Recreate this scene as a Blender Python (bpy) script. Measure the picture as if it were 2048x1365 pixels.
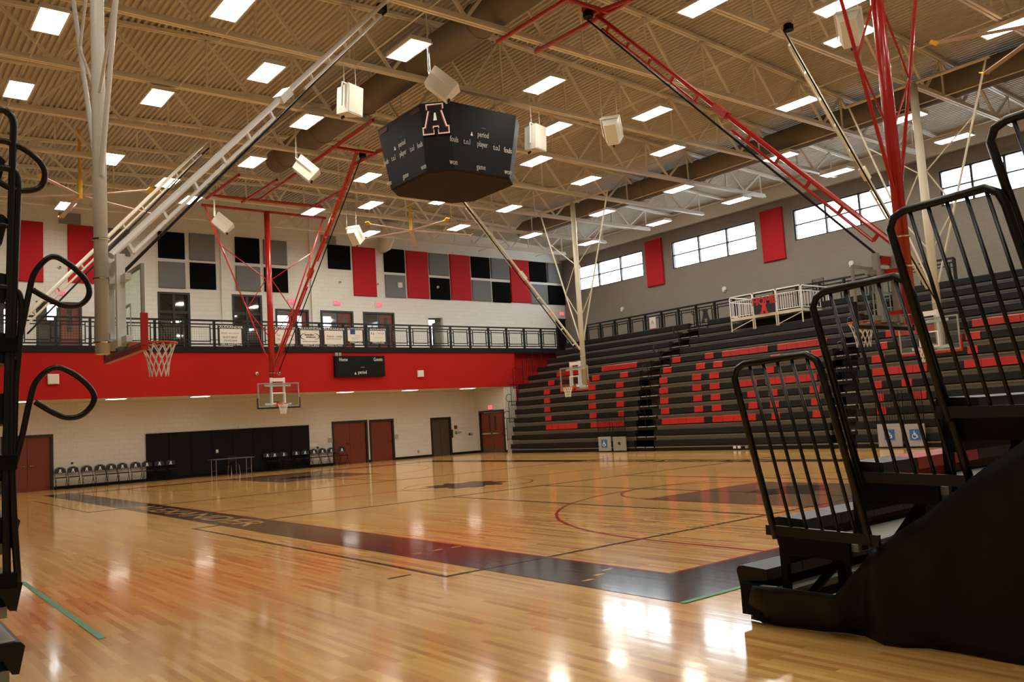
import bpy, bmesh, math, random
from mathutils import Vector, Matrix
random.seed(7)
S = bpy.context.scene
COL = S.collection
for o in list(bpy.data.objects): bpy.data.objects.remove(o)
R_ = math.radians

# ---------------------------------------------------------------- camera
FPX, EYE = 1705.45, 1.605
_yaw, _pit, _rol = R_(38.22), R_(5.37), R_(-3.51)
_f = Vector((math.sin(_yaw)*math.cos(_pit), math.cos(_yaw)*math.cos(_pit), math.sin(_pit)))
_r = _f.cross(Vector((0, 0, 1))).normalized(); _u = _r.cross(_f)
CR = math.cos(_rol)*_r + math.sin(_rol)*_u
CU = -math.sin(_rol)*_r + math.cos(_rol)*_u
cam = bpy.data.cameras.new('camera'); cam.sensor_width = 36.0; cam.sensor_fit = 'HORIZONTAL'
cam.lens = FPX/2048*36.0; cam.clip_start = 0.05; cam.clip_end = 300
camo = bpy.data.objects.new('camera', cam); COL.objects.link(camo)
camo.matrix_world = Matrix(((CR.x, CU.x, -_f.x, 0), (CR.y, CU.y, -_f.y, 0), (CR.z, CU.z, -_f.z, EYE), (0, 0, 0, 1)))
S.camera = camo
# ---------------------------------------------------------------- world, exposure
W = bpy.data.worlds.new('world'); S.world = W; W.use_nodes = True
bg = W.node_tree.nodes['Background']; bg.inputs[0].default_value = (0.93, 0.965, 1.0, 1); bg.inputs[1].default_value = 6.0
S.view_settings.view_transform = 'Standard'; S.view_settings.look = 'None'
S.view_settings.gamma = 1.0; S.view_settings.use_curve_mapping = False
S.view_settings.exposure = 0.80
LAMP = 28.0      # strength of the ceiling luminaires

# a pixel of the 2048 px photograph -> a point on a known plane of the hall
def _ray(x, y): return CR*((x-1024)/FPX) + CU*(-(y-682.5)/FPX) + _f
EYEV = Vector((0, 0, EYE))
def at_x(x, y, X): d = _ray(x, y); return EYEV + d*(X/d.x)
def at_y(x, y, Y): d = _ray(x, y); return EYEV + d*(Y/d.y)
def at_z(x, y, Z): d = _ray(x, y); return EYEV + d*((Z-EYE)/d.z)

# ---------------------------------------------------------------- materials
M = {}
def mat(name, col, rough=0.55, metal=0.0, var=0.0, scale=6.0, bump=0.0, bscale=40.0, spec=0.5, coat=0.0, stretch=None):
    m = bpy.data.materials.new(name); m.use_nodes = True; nt = m.node_tree; b = nt.nodes['Principled BSDF']
    b.inputs['Base Color'].default_value = (*col, 1); b.inputs['Roughness'].default_value = rough
    b.inputs['Metallic'].default_value = metal; b.inputs['Specular IOR Level'].default_value = spec
    b.inputs['Coat Weight'].default_value = coat
    tc = nt.nodes.new('ShaderNodeTexCoord'); src = tc.outputs['Object']
    if stretch:
        mp = nt.nodes.new('ShaderNodeMapping'); mp.inputs['Scale'].default_value = stretch
        nt.links.new(src, mp.inputs[0]); src = mp.outputs[0]
    if var > 0:
        n = nt.nodes.new('ShaderNodeTexNoise'); n.inputs['Scale'].default_value = scale; n.inputs['Detail'].default_value = 4
        nt.links.new(src, n.inputs['Vector'])
        mx = nt.nodes.new('ShaderNodeMix'); mx.data_type = 'RGBA'
        mx.inputs['A'].default_value = (*[c*(1-var) for c in col], 1); mx.inputs['B'].default_value = (*[min(1, c*(1+var)) for c in col], 1)
        nt.links.new(n.outputs['Fac'], mx.inputs['Factor']); nt.links.new(mx.outputs['Result'], b.inputs['Base Color'])
    if bump > 0:
        n2 = nt.nodes.new('ShaderNodeTexNoise'); n2.inputs['Scale'].default_value = bscale; nt.links.new(src, n2.inputs['Vector'])
        bp = nt.nodes.new('ShaderNodeBump'); bp.inputs['Strength'].default_value = bump; bp.inputs['Distance'].default_value = 0.01
        nt.links.new(n2.outputs['Fac'], bp.inputs['Height']); nt.links.new(bp.outputs['Normal'], b.inputs['Normal'])
    M[name] = m; return m
def emis(name, col, st):
    m = bpy.data.materials.new(name); m.use_nodes = True; nt = m.node_tree; nt.nodes.clear()
    o = nt.nodes.new('ShaderNodeOutputMaterial'); e = nt.nodes.new('ShaderNodeEmission')
    e.inputs[0].default_value = (*col, 1); e.inputs[1].default_value = st; nt.links.new(e.outputs[0], o.inputs[0]); M[name] = m; return m
def glass(name, tint=(1, 1, 1), refl=0.08):
    m = bpy.data.materials.new(name); m.use_nodes = True; nt = m.node_tree; nt.nodes.clear()
    o = nt.nodes.new('ShaderNodeOutputMaterial'); t = nt.nodes.new('ShaderNodeBsdfTransparent'); g = nt.nodes.new('ShaderNodeBsdfGlossy')
    t.inputs[0].default_value = (*tint, 1); g.inputs['Roughness'].default_value = 0.03
    mx = nt.nodes.new('ShaderNodeMixShader'); mx.inputs[0].default_value = refl
    nt.links.new(t.outputs[0], mx.inputs[1]); nt.links.new(g.outputs[0], mx.inputs[2]); nt.links.new(mx.outputs[0], o.inputs[0]); M[name] = m; return m
def block_wall(name, col, bw=0.406, bh=0.203, joint=0.012):
    # painted concrete block: joints as shallow relief and a hint of tone
    m = mat(name, col, 0.6); nt = m.node_tree; b = nt.nodes['Principled BSDF']
    g = nt.nodes.new('ShaderNodeNewGeometry'); sp = nt.nodes.new('ShaderNodeSeparateXYZ'); nt.links.new(g.outputs['Position'], sp.inputs[0])
    ad = nt.nodes.new('ShaderNodeMath'); ad.operation = 'ADD'; nt.links.new(sp.outputs[0], ad.inputs[0]); nt.links.new(sp.outputs[1], ad.inputs[1])
    cb = nt.nodes.new('ShaderNodeCombineXYZ'); nt.links.new(ad.outputs[0], cb.inputs[0]); nt.links.new(sp.outputs[2], cb.inputs[1])
    br = nt.nodes.new('ShaderNodeTexBrick'); br.inputs['Scale'].default_value = 1.0; br.inputs['Brick Width'].default_value = bw
    br.inputs['Row Height'].default_value = bh; br.inputs['Mortar Size'].default_value = joint; br.inputs['Mortar Smooth'].default_value = 0.4
    br.inputs['Color1'].default_value = (*col, 1); br.inputs['Color2'].default_value = (*[c*0.97 for c in col], 1); br.inputs['Mortar'].default_value = (*[c*0.9 for c in col], 1)
    nt.links.new(cb.outputs[0], br.inputs['Vector']); nt.links.new(br.outputs['Color'], b.inputs['Base Color'])
    bp = nt.nodes.new('ShaderNodeBump'); bp.inputs['Strength'].default_value = 0.35; bp.inputs['Distance'].default_value = 0.008; bp.invert = True
    nt.links.new(br.outputs['Fac'], bp.inputs['Height']); nt.links.new(bp.outputs['Normal'], b.inputs['Normal']); return m
def wood_floor(name, paint=None):
    m = bpy.data.materials.new(name); m.use_nodes = True; nt = m.node_tree; b = nt.nodes['Principled BSDF']; L = nt.links.new
    g = nt.nodes.new('ShaderNodeNewGeometry'); sp = nt.nodes.new('ShaderNodeSeparateXYZ'); L(g.outputs['Position'], sp.inputs[0])
    cb = nt.nodes.new('ShaderNodeCombineXYZ'); L(sp.outputs[1], cb.inputs[0]); L(sp.outputs[0], cb.inputs[1])
    br = nt.nodes.new('ShaderNodeTexBrick'); br.offset = 0.37; br.offset_frequency = 2; br.squash = 1
    for k, v in (('Scale', 1.0), ('Brick Width', 1.15), ('Row Height', 0.06), ('Mortar Size', 0.0012), ('Mortar Smooth', 0.3), ('Bias', 0.0)): br.inputs[k].default_value = v
    br.inputs['Color1'].default_value = (0, 0, 0, 1); br.inputs['Color2'].default_value = (1, 1, 1, 1); br.inputs['Mortar'].default_value = (0.3, 0.3, 0.3, 1)
    L(cb.outputs[0], br.inputs['Vector'])
    mp = nt.nodes.new('ShaderNodeMapping'); mp.inputs['Scale'].default_value = (14, 0.9, 1); L(g.outputs['Position'], mp.inputs[0])
    ns = nt.nodes.new('ShaderNodeTexNoise'); ns.inputs['Scale'].default_value = 1.0; ns.inputs['Detail'].default_value = 5; ns.inputs['Roughness'].default_value = 0.62; L(mp.outputs[0], ns.inputs['Vector'])
    rp = nt.nodes.new('ShaderNodeValToRGB'); e = rp.color_ramp.elements
    e[0].position = 0.12; e[0].color = (0.44, 0.18, 0.045, 1); e[1].position = 0.88; e[1].color = (0.88, 0.58, 0.205, 1)
    x = rp.color_ramp.elements.new(0.36); x.color = (0.66, 0.345, 0.10, 1); x = rp.color_ramp.elements.new(0.6); x.color = (0.77, 0.445, 0.138, 1)
    mx = nt.nodes.new('ShaderNodeMix'); mx.data_type = 'FLOAT'; mx.inputs['Factor'].default_value = 0.5
    L(br.outputs['Color'], mx.inputs[2]); L(ns.outputs['Fac'], mx.inputs[3])
    L(mx.outputs[0], rp.inputs['Fac'])
    if paint is None: L(rp.outputs['Color'], b.inputs['Base Color'])
    else: b.inputs['Base Color'].default_value = (*paint, 1)
    b.inputs['Roughness'].default_value = 0.13; b.inputs['Specular IOR Level'].default_value = 0.5
    b.inputs['Coat Weight'].default_value = 0.25; b.inputs['Coat Roughness'].default_value = 0.06
    # boards are cupped a little: reflections break up across the strips
    n2 = nt.nodes.new('ShaderNodeTexNoise'); n2.inputs['Scale'].default_value = 1.0; n2.inputs['Detail'].default_value = 2
    mp2 = nt.nodes.new('ShaderNodeMapping'); mp2.inputs['Scale'].default_value = (9, 0.7, 1); L(g.outputs['Position'], mp2.inputs[0]); L(mp2.outputs[0], n2.inputs['Vector'])
    bp = nt.nodes.new('ShaderNodeBump'); bp.inputs['Strength'].default_value = 0.18; bp.inputs['Distance'].default_value = 0.004
    L(n2.outputs['Fac'], bp.inputs['Height']); L(bp.outputs['Normal'], b.inputs['Normal']); L(bp.outputs['Normal'], b.inputs['Coat Normal'])
    M[name] = m; return m

wood_floor('maple_floor'); wood_floor('floor_black_paint', (0.012, 0.012, 0.014)); wood_floor('floor_red_paint', (0.42, 0.02, 0.02)); wood_floor('floor_grey_stain', (0.20, 0.13, 0.075))
block_wall('wall_cream', (0.66, 0.63, 0.56)); block_wall('wall_cream_lit', (0.84, 0.82, 0.76)); block_wall('wall_window_shaded', (0.255, 0.222, 0.185))  # upper copy lightened, window side darkened: light and backlit shade put into colour
block_wall('wall_red', (0.42, 0.010, 0.006), 1.22, 0.61, 0.003); M['wall_red'].node_tree.nodes['Principled BSDF'].inputs['Specular IOR Level'].default_value = 0.15
mat('plain_cream', (0.66, 0.63, 0.56), 0.6); mat('deck_paint', (0.56, 0.53, 0.46), 0.55, var=0.05); mat('steel_cream', (0.76, 0.73, 0.64), 0.5)
mat('black_trim', (0.004, 0.004, 0.0045), 0.55, spec=0.25); mat('black_metal', (0.003, 0.0027, 0.0026), 0.55, spec=0.15); mat('rail_black', (0.003, 0.003, 0.003), 0.3, spec=0.4)
mat('mast_white', (0.78, 0.79, 0.78), 0.3); mat('mast_cream', (0.62, 0.58, 0.46), 0.35); mat('table_grey', (0.10, 0.10, 0.10), 0.4); mat('mast_red', (0.42, 0.010, 0.009), 0.25, coat=0.3)
mat('duct_brown', (0.16, 0.135, 0.105), 0.55); mat('acoustic_red', (0.52, 0.012, 0.02), 0.9, bump=0.3, bscale=200); mat('acoustic_black', (0.005, 0.005, 0.0055), 0.95, spec=0.1, bump=0.3, bscale=200)
mat('acoustic_grey', (0.20, 0.205, 0.21), 0.95, bump=0.3, bscale=200); mat('door_wood', (0.17, 0.027, 0.010), 0.4, var=0.18, scale=3, stretch=(8, 8, 0.6))
mat('door_frame_dark', (0.015, 0.013, 0.012), 0.4); mat('steel_brushed', (0.17, 0.14, 0.10), 0.32, 0.7); mat('chrome', (0.7, 0.7, 0.7), 0.15, 1.0)
mat('pad_black', (0.008, 0.007, 0.007), 0.8, spec=0.2); mat('plastic_black', (0.005, 0.005, 0.0055), 0.42, spec=0.35); mat('plastic_red', (0.44, 0.014, 0.009), 0.4)
mat('bleacher_dark', (0.007, 0.006, 0.0053), 0.6, spec=0.25, var=0.2, scale=2); mat('bleacher_deck', (0.12, 0.105, 0.08), 0.4, var=0.08); mat('bleacher_nosing', (0.40, 0.38, 0.34), 0.35); mat('row_nosing', (0.17, 0.155, 0.13), 0.35)
mat('deck_greygreen', (0.20, 0.22, 0.19), 0.4); mat('vinyl_black', (0.0018, 0.0016, 0.0015), 0.5, spec=0.25, bump=0.25, bscale=9)
mat('white_plastic', (0.75, 0.74, 0.70), 0.4); mat('speaker_white', (0.70, 0.68, 0.60), 0.45); mat('cloth_white', (0.72, 0.70, 0.64), 0.7)
mat('print_black', (0.01, 0.01, 0.012), 0.6); mat('print_red', (0.55, 0.02, 0.02), 0.5); mat('print_grey', (0.35, 0.34, 0.34), 0.6); mat('print_blue', (0.03, 0.04, 0.16), 0.6); mat('print_white', (0.8, 0.8, 0.77), 0.5); mat('print_dim', (0.42, 0.41, 0.38), 0.5)
mat('sign_blue', (0.03, 0.13, 0.42), 0.5); mat('score_black', (0.004, 0.0045, 0.0045), 0.7, spec=0.2); mat('score_red', (0.06, 0.003, 0.003), 0.6, spec=0.2); mat('score_under', (0.010, 0.005, 0.004), 0.6, spec=0.2)
mat('rim_orange', (0.62, 0.06, 0.015), 0.4); mat('net_white', (0.75, 0.72, 0.65), 0.8); mat('yellow_paint', (0.70, 0.42, 0.02), 0.45); mat('fan_blade', (0.55, 0.40, 0.33), 0.4)
mat('tape_green', (0.05, 0.28, 0.14), 0.5); mat('rubber', (0.01, 0.01, 0.01), 0.7); mat('grille_grey', (0.30, 0.29, 0.26), 0.6); mat('backing_dark', (0.05, 0.04, 0.035), 0.6); mat('corridor_cream', (0.5, 0.46, 0.38), 0.6)
emis('lamp_white', (1.0, 0.93, 0.79), LAMP); emis('exit_red', (1.0, 0.10, 0.16), 0.9); emis('soffit_lamp', (1, 0.93, 0.8), 6.0); emis('daylit_blind', (0.85, 0.93, 1.0), 1.4); emis('corridor_fill_glow', (1, 0.93, 0.8), 2.5)
glass('window_glass', (0.97, 0.99, 1.0), 0.05); glass('board_glass', (0.90, 0.95, 0.94), 0.07); glass('door_glass', (0.42, 0.42, 0.40), 0.10)

# ---------------------------------------------------------------- builders
class B:
    def __init__(s): s.v = []; s.f = []
    def box(s, a, b):
        x0, x1 = sorted((a[0], b[0])); y0, y1 = sorted((a[1], b[1])); z0, z1 = sorted((a[2], b[2])); i = len(s.v)
        s.v += [(x0, y0, z0), (x1, y0, z0), (x1, y1, z0), (x0, y1, z0), (x0, y0, z1), (x1, y0, z1), (x1, y1, z1), (x0, y1, z1)]
        s.f += [tuple(i+k for k in q) for q in ((3, 2, 1, 0), (4, 5, 6, 7), (0, 1, 5, 4), (1, 2, 6, 5), (2, 3, 7, 6), (3, 0, 4, 7))]; return s
    def bar(s, p, q, w, h=None, up=(0, 0, 1)):
        # rectangular bar from p to q
        h = w if h is None else h; p = Vector(p); q = Vector(q); d = (q-p).normalized(); u = Vector(up)
        if abs(d.dot(u)) > 0.98: u = Vector((1, 0, 0))
        a = d.cross(u).normalized()*(w/2); c = a.normalized().cross(d).normalized()*(h/2); i = len(s.v)
        for e in (p, q): s.v += [tuple(e-a-c), tuple(e+a-c), tuple(e+a+c), tuple(e-a+c)]
        s.f += [tuple(i+k for k in t) for t in ((0, 1, 2, 3), (7, 6, 5, 4), (0, 4, 5, 1), (1, 5, 6, 2), (2, 6, 7, 3), (3, 7, 4, 0))]; return s
    def tube(s, pts, r, n=8, closed=False, cap=True):
        pts = [Vector(p) for p in pts]; m = len(pts); rings = []
        rr = r if isinstance(r, (list, tuple)) else [r]*m; prev = None
        for k in range(m):
            if closed: d = (pts[(k+1) % m]-pts[k-1])
            else: d = pts[min(k+1, m-1)]-pts[max(k-1, 0)]
            d.normalize()
            if prev is None:
                a = d.cross(Vector((0, 0, 1)))
                if a.length < 0.05: a = d.cross(Vector((1, 0, 0)))
            else: a = prev-d*prev.dot(d)
            a.normalize(); prev = a.copy(); c = d.cross(a); i = len(s.v)
            for j in range(n):
                t = 2*math.pi*j/n; s.v.append(tuple(pts[k]+a*(rr[k]*math.cos(t))+c*(rr[k]*math.sin(t))))
            rings.append(i)
        for k in range(m if closed else m-1):
            a, c = rings[k], rings[(k+1) % m]
            for j in range(n): s.f.append((a+j, a+(j+1) % n, c+(j+1) % n, c+j))
        if cap and not closed:
            s.f.append(tuple(rings[0]+j for j in reversed(range(n)))); s.f.append(tuple(rings[-1]+j for j in range(n)))
        return s
    def poly(s, pts): i = len(s.v); s.v += [tuple(p) for p in pts]; s.f.append(tuple(range(i, i+len(pts)))); return s
    def prism(s, pts, off):
        # closed outline extruded by a vector
        n = len(pts); i = len(s.v); o = Vector(off); s.v += [tuple(p) for p in pts]+[tuple(Vector(p)+o) for p in pts]
        s.f.append(tuple(reversed(range(i, i+n)))); s.f.append(tuple(range(i+n, i+2*n)))
        for k in range(n): s.f.append((i+k, i+(k+1) % n, i+n+(k+1) % n, i+n+k))
        return s
    def mesh(s, name, m, smooth=False):
        me = bpy.data.meshes.new(name); me.from_pydata(s.v, [], s.f); me.materials.append(M[m]); me.update()
        bm = bmesh.new(); bm.from_mesh(me); bmesh.ops.recalc_face_normals(bm, faces=bm.faces); bm.to_mesh(me); bm.free()
        if smooth:
            for p in me.polygons: p.use_smooth = len(p.vertices) == 4
        return me
    def make(s, name, m, parent=None, smooth=False):
        return link(name, s.mesh(name, m, smooth), parent)
def link(name, me, parent=None):
    o = bpy.data.objects.new(name, me); COL.objects.link(o)
    if parent is not None:
        o.parent = parent; o.matrix_parent_inverse = wm(parent).inverted()
    return o
def wm(o):
    m = o.matrix_basis.copy()
    while o.parent is not None:
        m = o.parent.matrix_basis @ o.matrix_parent_inverse @ m if False else (o.parent.matrix_basis @ (o.matrix_parent_inverse @ m)); o = o.parent
    return m
def tag(o, label, cat, group=None):
    o['label'] = label; o['category'] = cat
    if group: o['group'] = group
    return o
def struct(o, label=None):
    o['kind'] = 'structure'
    if label: o['label'] = label
    return o
def thing(name, label, cat, loc=(0, 0, 0), group=None):
    o = bpy.data.objects.new(name, None); o.empty_display_size = 0.2; o.location = loc; COL.objects.link(o); return tag(o, label, cat, group)
def text(name, s, size, org, right, up, m, parent, xs=1.0, ext=0.004, align='CENTER', bold=0.0):
    # flat lettering as a thin mesh; org = middle of the line, right / up = directions of reading
    c = bpy.data.curves.new(name, 'FONT'); c.body = s; c.size = size; c.align_x = align; c.align_y = 'CENTER'; c.extrude = ext; c.resolution_u = 2; c.offset = bold
    t = bpy.data.objects.new(name+'_tmp', c); COL.objects.link(t); bpy.context.view_layer.update()
    me = bpy.data.meshes.new_from_object(t.evaluated_get(bpy.context.evaluated_depsgraph_get())); bpy.data.objects.remove(t); bpy.data.curves.remove(c)
    r = Vector(right).normalized(); u = Vector(up).normalized(); n = r.cross(u); org = Vector(org)
    for v in me.vertices:
        p = v.co.copy(); v.co = org + r*(p.x*xs) + u*p.y + n*p.z
    me.materials.clear(); me.materials.append(M[m]); me.name = name
    return link(name, me, parent)
def slab_holes(b, x0, x1, z0, z1, holes, P):
    # wall slab with rectangular openings; P(u, v) gives (front, back) points; split into strips between the openings
    us = sorted({x0, x1, *[h[0] for h in holes], *[h[1] for h in holes]})
    for a, c in zip(us, us[1:]):
        if c-a < 1e-6: continue
        m = (a+c)/2; hs = sorted([(h[2], h[3]) for h in holes if h[0] <= m <= h[1]]); z = z0
        for lo, hi in hs+[(z1, z1)]:
            if lo > z+1e-6: P(b, a, c, z, lo)
            z = max(z, hi)
# ================================================================ ROOM SHELL
XL, XR, YN, YE = -8.0, 35.2, -8.0, 39.2      # side walls, near wall, upper end wall
YB, YW = 35.8, 38.6                          # balcony front, lower end wall
ZS, ZT, ZD = 3.47, 5.25, 5.5                 # soffit, top of red band, balcony deck
def zdeck(x): return 13.0-0.045*abs(x-15)
floor = struct(B().box((XL-.3, YN-.3, -0.2), (XR+.3, 44, 0)).make('floor', 'maple_floor'), 'glossy maple strip gymnasium floor with painted court markings')
def mark(name, x0, y0, x1, y1, m, z=0.003): return B().box((x0, y0, 0.0005), (x1, y1, z)).make(name, m, floor)
CX0, CX1, CY0, CY1 = 6.45, 20.9, 5.9, 33.4
CXC, CYC = 13.6, 19.3
bw = 0.9
mark('sideline_band', CX0-bw, CY0-bw, CX0, CY1+bw, 'floor_black_paint'); mark('sideline_band', CX1, CY0-bw, CX1+bw, CY1+bw, 'floor_black_paint')
mark('baseline_band', CX0, CY0-bw, CX1, CY0, 'floor_black_paint'); mark('baseline_band', CX0, CY1, CX1, CY1+0.5, 'floor_black_paint')
for a in ((CX0, CY0, CX0+.05, CY1), (CX1-.05, CY0, CX1, CY1), (CX0+.05, CY0, CX1-.05, CY0+.05), (CX0+.05, CY1-.05, CX1-.05, CY1)): mark('boundary_line', *a, 'floor_red_paint', 0.004)
mark('division_line', CX0+.05, CYC-.025, CX1-.05, CYC+.025, 'floor_red_paint', 0.004)
def ring(name, cx, cy, r, w, a0, a1, m, z=0.0045, n=48):
    b = B(); i = []
    for k in range(n):
        t0 = R_(a0+(a1-a0)*k/n); t1 = R_(a0+(a1-a0)*(k+1)/n)
        q = [(cx+rr*math.cos(t), cy+rr*math.sin(t), z) for rr, t in ((r-w/2, t0), (r+w/2, t0), (r+w/2, t1), (r-w/2, t1))]; b.poly(q)
    return b.make(name, m, floor)
ring('center_circle', 13.1, 18.9, 1.72, .05, 0, 360, 'floor_red_paint')
# keys, free-throw circles and three-point arcs at both ends
for sgn, yb in ((1, CY0), (-1, CY1)):
    yf = yb+sgn*5.35
    mark('lane_paint', CXC-1.8, min(yb, yf), CXC+1.8, max(yb, yf), 'floor_grey_stain', 0.0035)
    for x in (CXC-1.8, CXC+1.75): mark('lane_line', x, min(yb, yf), x+.05, max(yb, yf), 'floor_red_paint', 0.0045)
    mark('free_throw_line', CXC-1.8, yf-.025, CXC+1.8, yf+.025, 'floor_red_paint', 0.0045)
    ring('free_throw_circle', CXC, yf, 1.72, .05, 0 if sgn > 0 else 180, 180 if sgn > 0 else 360, 'floor_red_paint')
    yc = yb+sgn*1.5
    ring('three_point_arc', CXC, yc, 5.55, .05, 0 if sgn > 0 else 180, 180 if sgn > 0 else 360, 'floor_red_paint', 0.0045, 72)
    for x in (CXC-5.55, CXC+5.55): mark('three_point_line', x-.025, min(yb, yc), x+.025, max(yb, yc), 'floor_red_paint', 0.0045)
# black volleyball / cross-court lines
for a in ((5.05, 7.80, 23.0, 7.85), (5.05, 16.20, 23.0, 16.25), (5.05, 7.85, 5.10, 16.20), (10.72, 7.85, 10.77, 16.20), (13.42, 7.85, 13.47, 16.20), (16.2, 7.85, 16.25, 16.20), (4.75, 23.4, 23.0, 23.45), (4.75, 23.45, 4.80, 31.2), (13.42, 23.45, 13.47, 31.2)):
    mark('volleyball_line', *a, 'floor_black_paint', 0.005)
for i, (y0, x0) in enumerate(((6.35, 5.72), (6.47, 5.98), (6.6, 6.22), (9.52, 5.7), (9.52, 6.0), (9.52, 6.3))): mark('box_tick', x0, y0, x0+.14, y0+.05, 'maple_floor', 0.0045)
mark('floor_dash', 4.62, 8.25, 4.9, 8.30, 'floor_black_paint')
for nm, y, rt in (('sideline_lettering', 19.55, (0, -1, 0)),): text(nm, 'ALEXANDER', 0.78, (5.98, y, .004), rt, (1, 0, 0), 'maple_floor', floor, 1.85, 0.001)
text('sideline_lettering', 'ALEXANDER', 0.78, (CX1+.45, 19.3, .004), (0, 1, 0), (-1, 0, 0), 'maple_floor', floor, 1.85, 0.001)
def blot(name, cx, cy, rx, ry, seed, m, z):
    rr = random.Random(seed); pts = []
    for k in range(28):
        t = 2*math.pi*k/28; s = rr.uniform(0.55, 1.0); pts.append((cx+rx*s*math.cos(t), cy+ry*s*math.sin(t), z))
    return B().poly(pts).make(name, m, floor)
blot('center_court_emblem', 13.1, 18.9, 1.25, 1.3, 3, 'floor_black_paint', 0.006)
blot('lane_emblem', 14.0, 9.6, 1.15, 0.75, 5, 'floor_black_paint', 0.006); blot('lane_emblem', 13.6, 30.3, 1.1, .7, 9, 'floor_black_paint', 0.006)
t0, t1 = at_z(45, 1165, 0), at_z(205, 1278, 0)
tag(B().prism([(t0.x-.03, t0.y, .001), (t0.x+.03, t0.y, .001), (t1.x+.03, t1.y, .001), (t1.x-.03, t1.y, .001)], (0, 0, .002)).make('floor_tape', 'tape_green'), 'green tape strip stuck to the floor in the left foreground', 'tape')
tag(B().box((5.55, 4.93, .004), (7.4, 4.99, .006)).make('floor_tape', 'tape_green'), 'green tape along the black court corner by the near bleacher', 'tape')

def wall_y(name, m, y0, y1, x0, x1, z0, z1, holes=(), label=None):
    b = B(); slab_holes(b, x0, x1, z0, z1, holes, lambda b, a, c, lo, hi: b.box((a, y0, lo), (c, y1, hi))); return struct(b.make(name, m), label)
def wall_x(name, m, x0, x1, y0, y1, z0, z1, holes=(), label=None):
    b = B(); slab_holes(b, y0, y1, z0, z1, holes, lambda b, a, c, lo, hi: b.box((x0, a, lo), (x1, c, hi))); return struct(b.make(name, m), label)
# ---- lower end wall with its doors
def span(pxa, pxb, py, Y): return at_y(pxa, py, Y).x, at_y(pxb, py, Y).x
LD = []     # lower doors: x0, x1, top
for a, b_, pt in ((4, 104, 874), (667, 735, 844), (742, 788, 841), (865, 903, 837)):
    x0, x1 = span(a, b_, 900 if a > 100 else 930, YW); LD.append((x0, x1, at_y((a+b_)/2, pt, YW).z))
wall_y('wall_end_lower', 'wall_cream', YW, YW+.3, XL, 27.5, 0, ZS, [(x0, x1, 0, zt) for x0, x1, zt in LD], 'cream block wall below the balcony at the far end')
struct(B().box((XL, YW+.4, 0), (27.5, YW+.5, ZS+.1)).make('wall_light_block_back', 'backing_dark')); struct(B().box((28.4, YB+.35, 0), (28.5, YW+.5, ZS+.1)).make('wall_light_block_side', 'backing_dark'))  # unseen backing sheets added to keep sky light from leaking past the doors
struct(B().box((27.5, YB+.3, ZS), (28.5, YW+.5, ZS+.1)).make('ceiling_vestibule', 'backing_dark'))
# side return wall with the double doors
DY0, DY1, DZ = 36.02, 38.15, 2.2
wall_x('wall_door_return', 'wall_cream', 27.5, 27.8, YB+.05, YW+.3, 0, ZS, [(DY0, DY1, 0, DZ)], 'short cream wall with double doors beside the bleachers')
wall_y('wall_door_return_front', 'wall_cream', YB+.05, YB+.35, 27.8, 28.28, 0, ZS)
wall_y('wall_bleacher_end', 'wall_red', 36.3, 36.6, 28.28, XR, 0, ZT, label='recessed dark red wall at the end of the bleachers')
wall_y('wall_balcony_front', 'wall_red', YB, YB+.3, XL, 28.28, ZS, ZT, label='long red balcony fascia across the far end')
struct(B().box((XL, YB+.3, ZS), (27.5, YW, ZS+.2)).make('ceiling_soffit', 'plain_cream'), 'cream soffit under the balcony')
struct(B().box((XL, YB-.06, ZT), (XR, YB+.3, ZD)).make('trim_1', 'black_trim'), 'black edge beam of the balcony')
struct(B().box((XL, YB+.3, ZT), (XR, 43.4, ZD-.02)).make('floor_balcony', 'corridor_cream'))
struct(B().box((31.6, -6, ZT), (XR, YB-.06, ZD)).make('floor_walkway', 'bleacher_dark'), 'dark walkway above the long bleachers')
# ---- upper end wall with glazed openings
UP = []     # px left, px right, px top of each opening
for a, b_, t in ((0, 37, 601), (72, 164, 604), (316, 381, 585), (465, 525, 590), (551, 618, 619), (641, 707, 622), (726, 789, 625), (853, 888, 632), (1111, 1134, 638)):
    x0, x1 = span(a, b_, 640, YE); UP.append((x0, x1, at_y((a+b_)/2, t, YE).z))
wall_y('wall_end_upper', 'wall_cream_lit', YE, YE+.25, XL, XR, ZD, 13.2, [(x0, x1, ZD, zt) for x0, x1, zt in UP], 'cream block wall above the balcony with acoustic panels')
for i, (a, b_) in enumerate(((441, 459), (620, 634))):
    x0, x1 = span(a, b_, 560, YE); struct(B().box((x0, YE-.12, ZD), (x1, YE, 12.8)).make('trim_%d' % (i+2), 'wall_cream_lit'), 'cream pilaster of the upper end wall')
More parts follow.
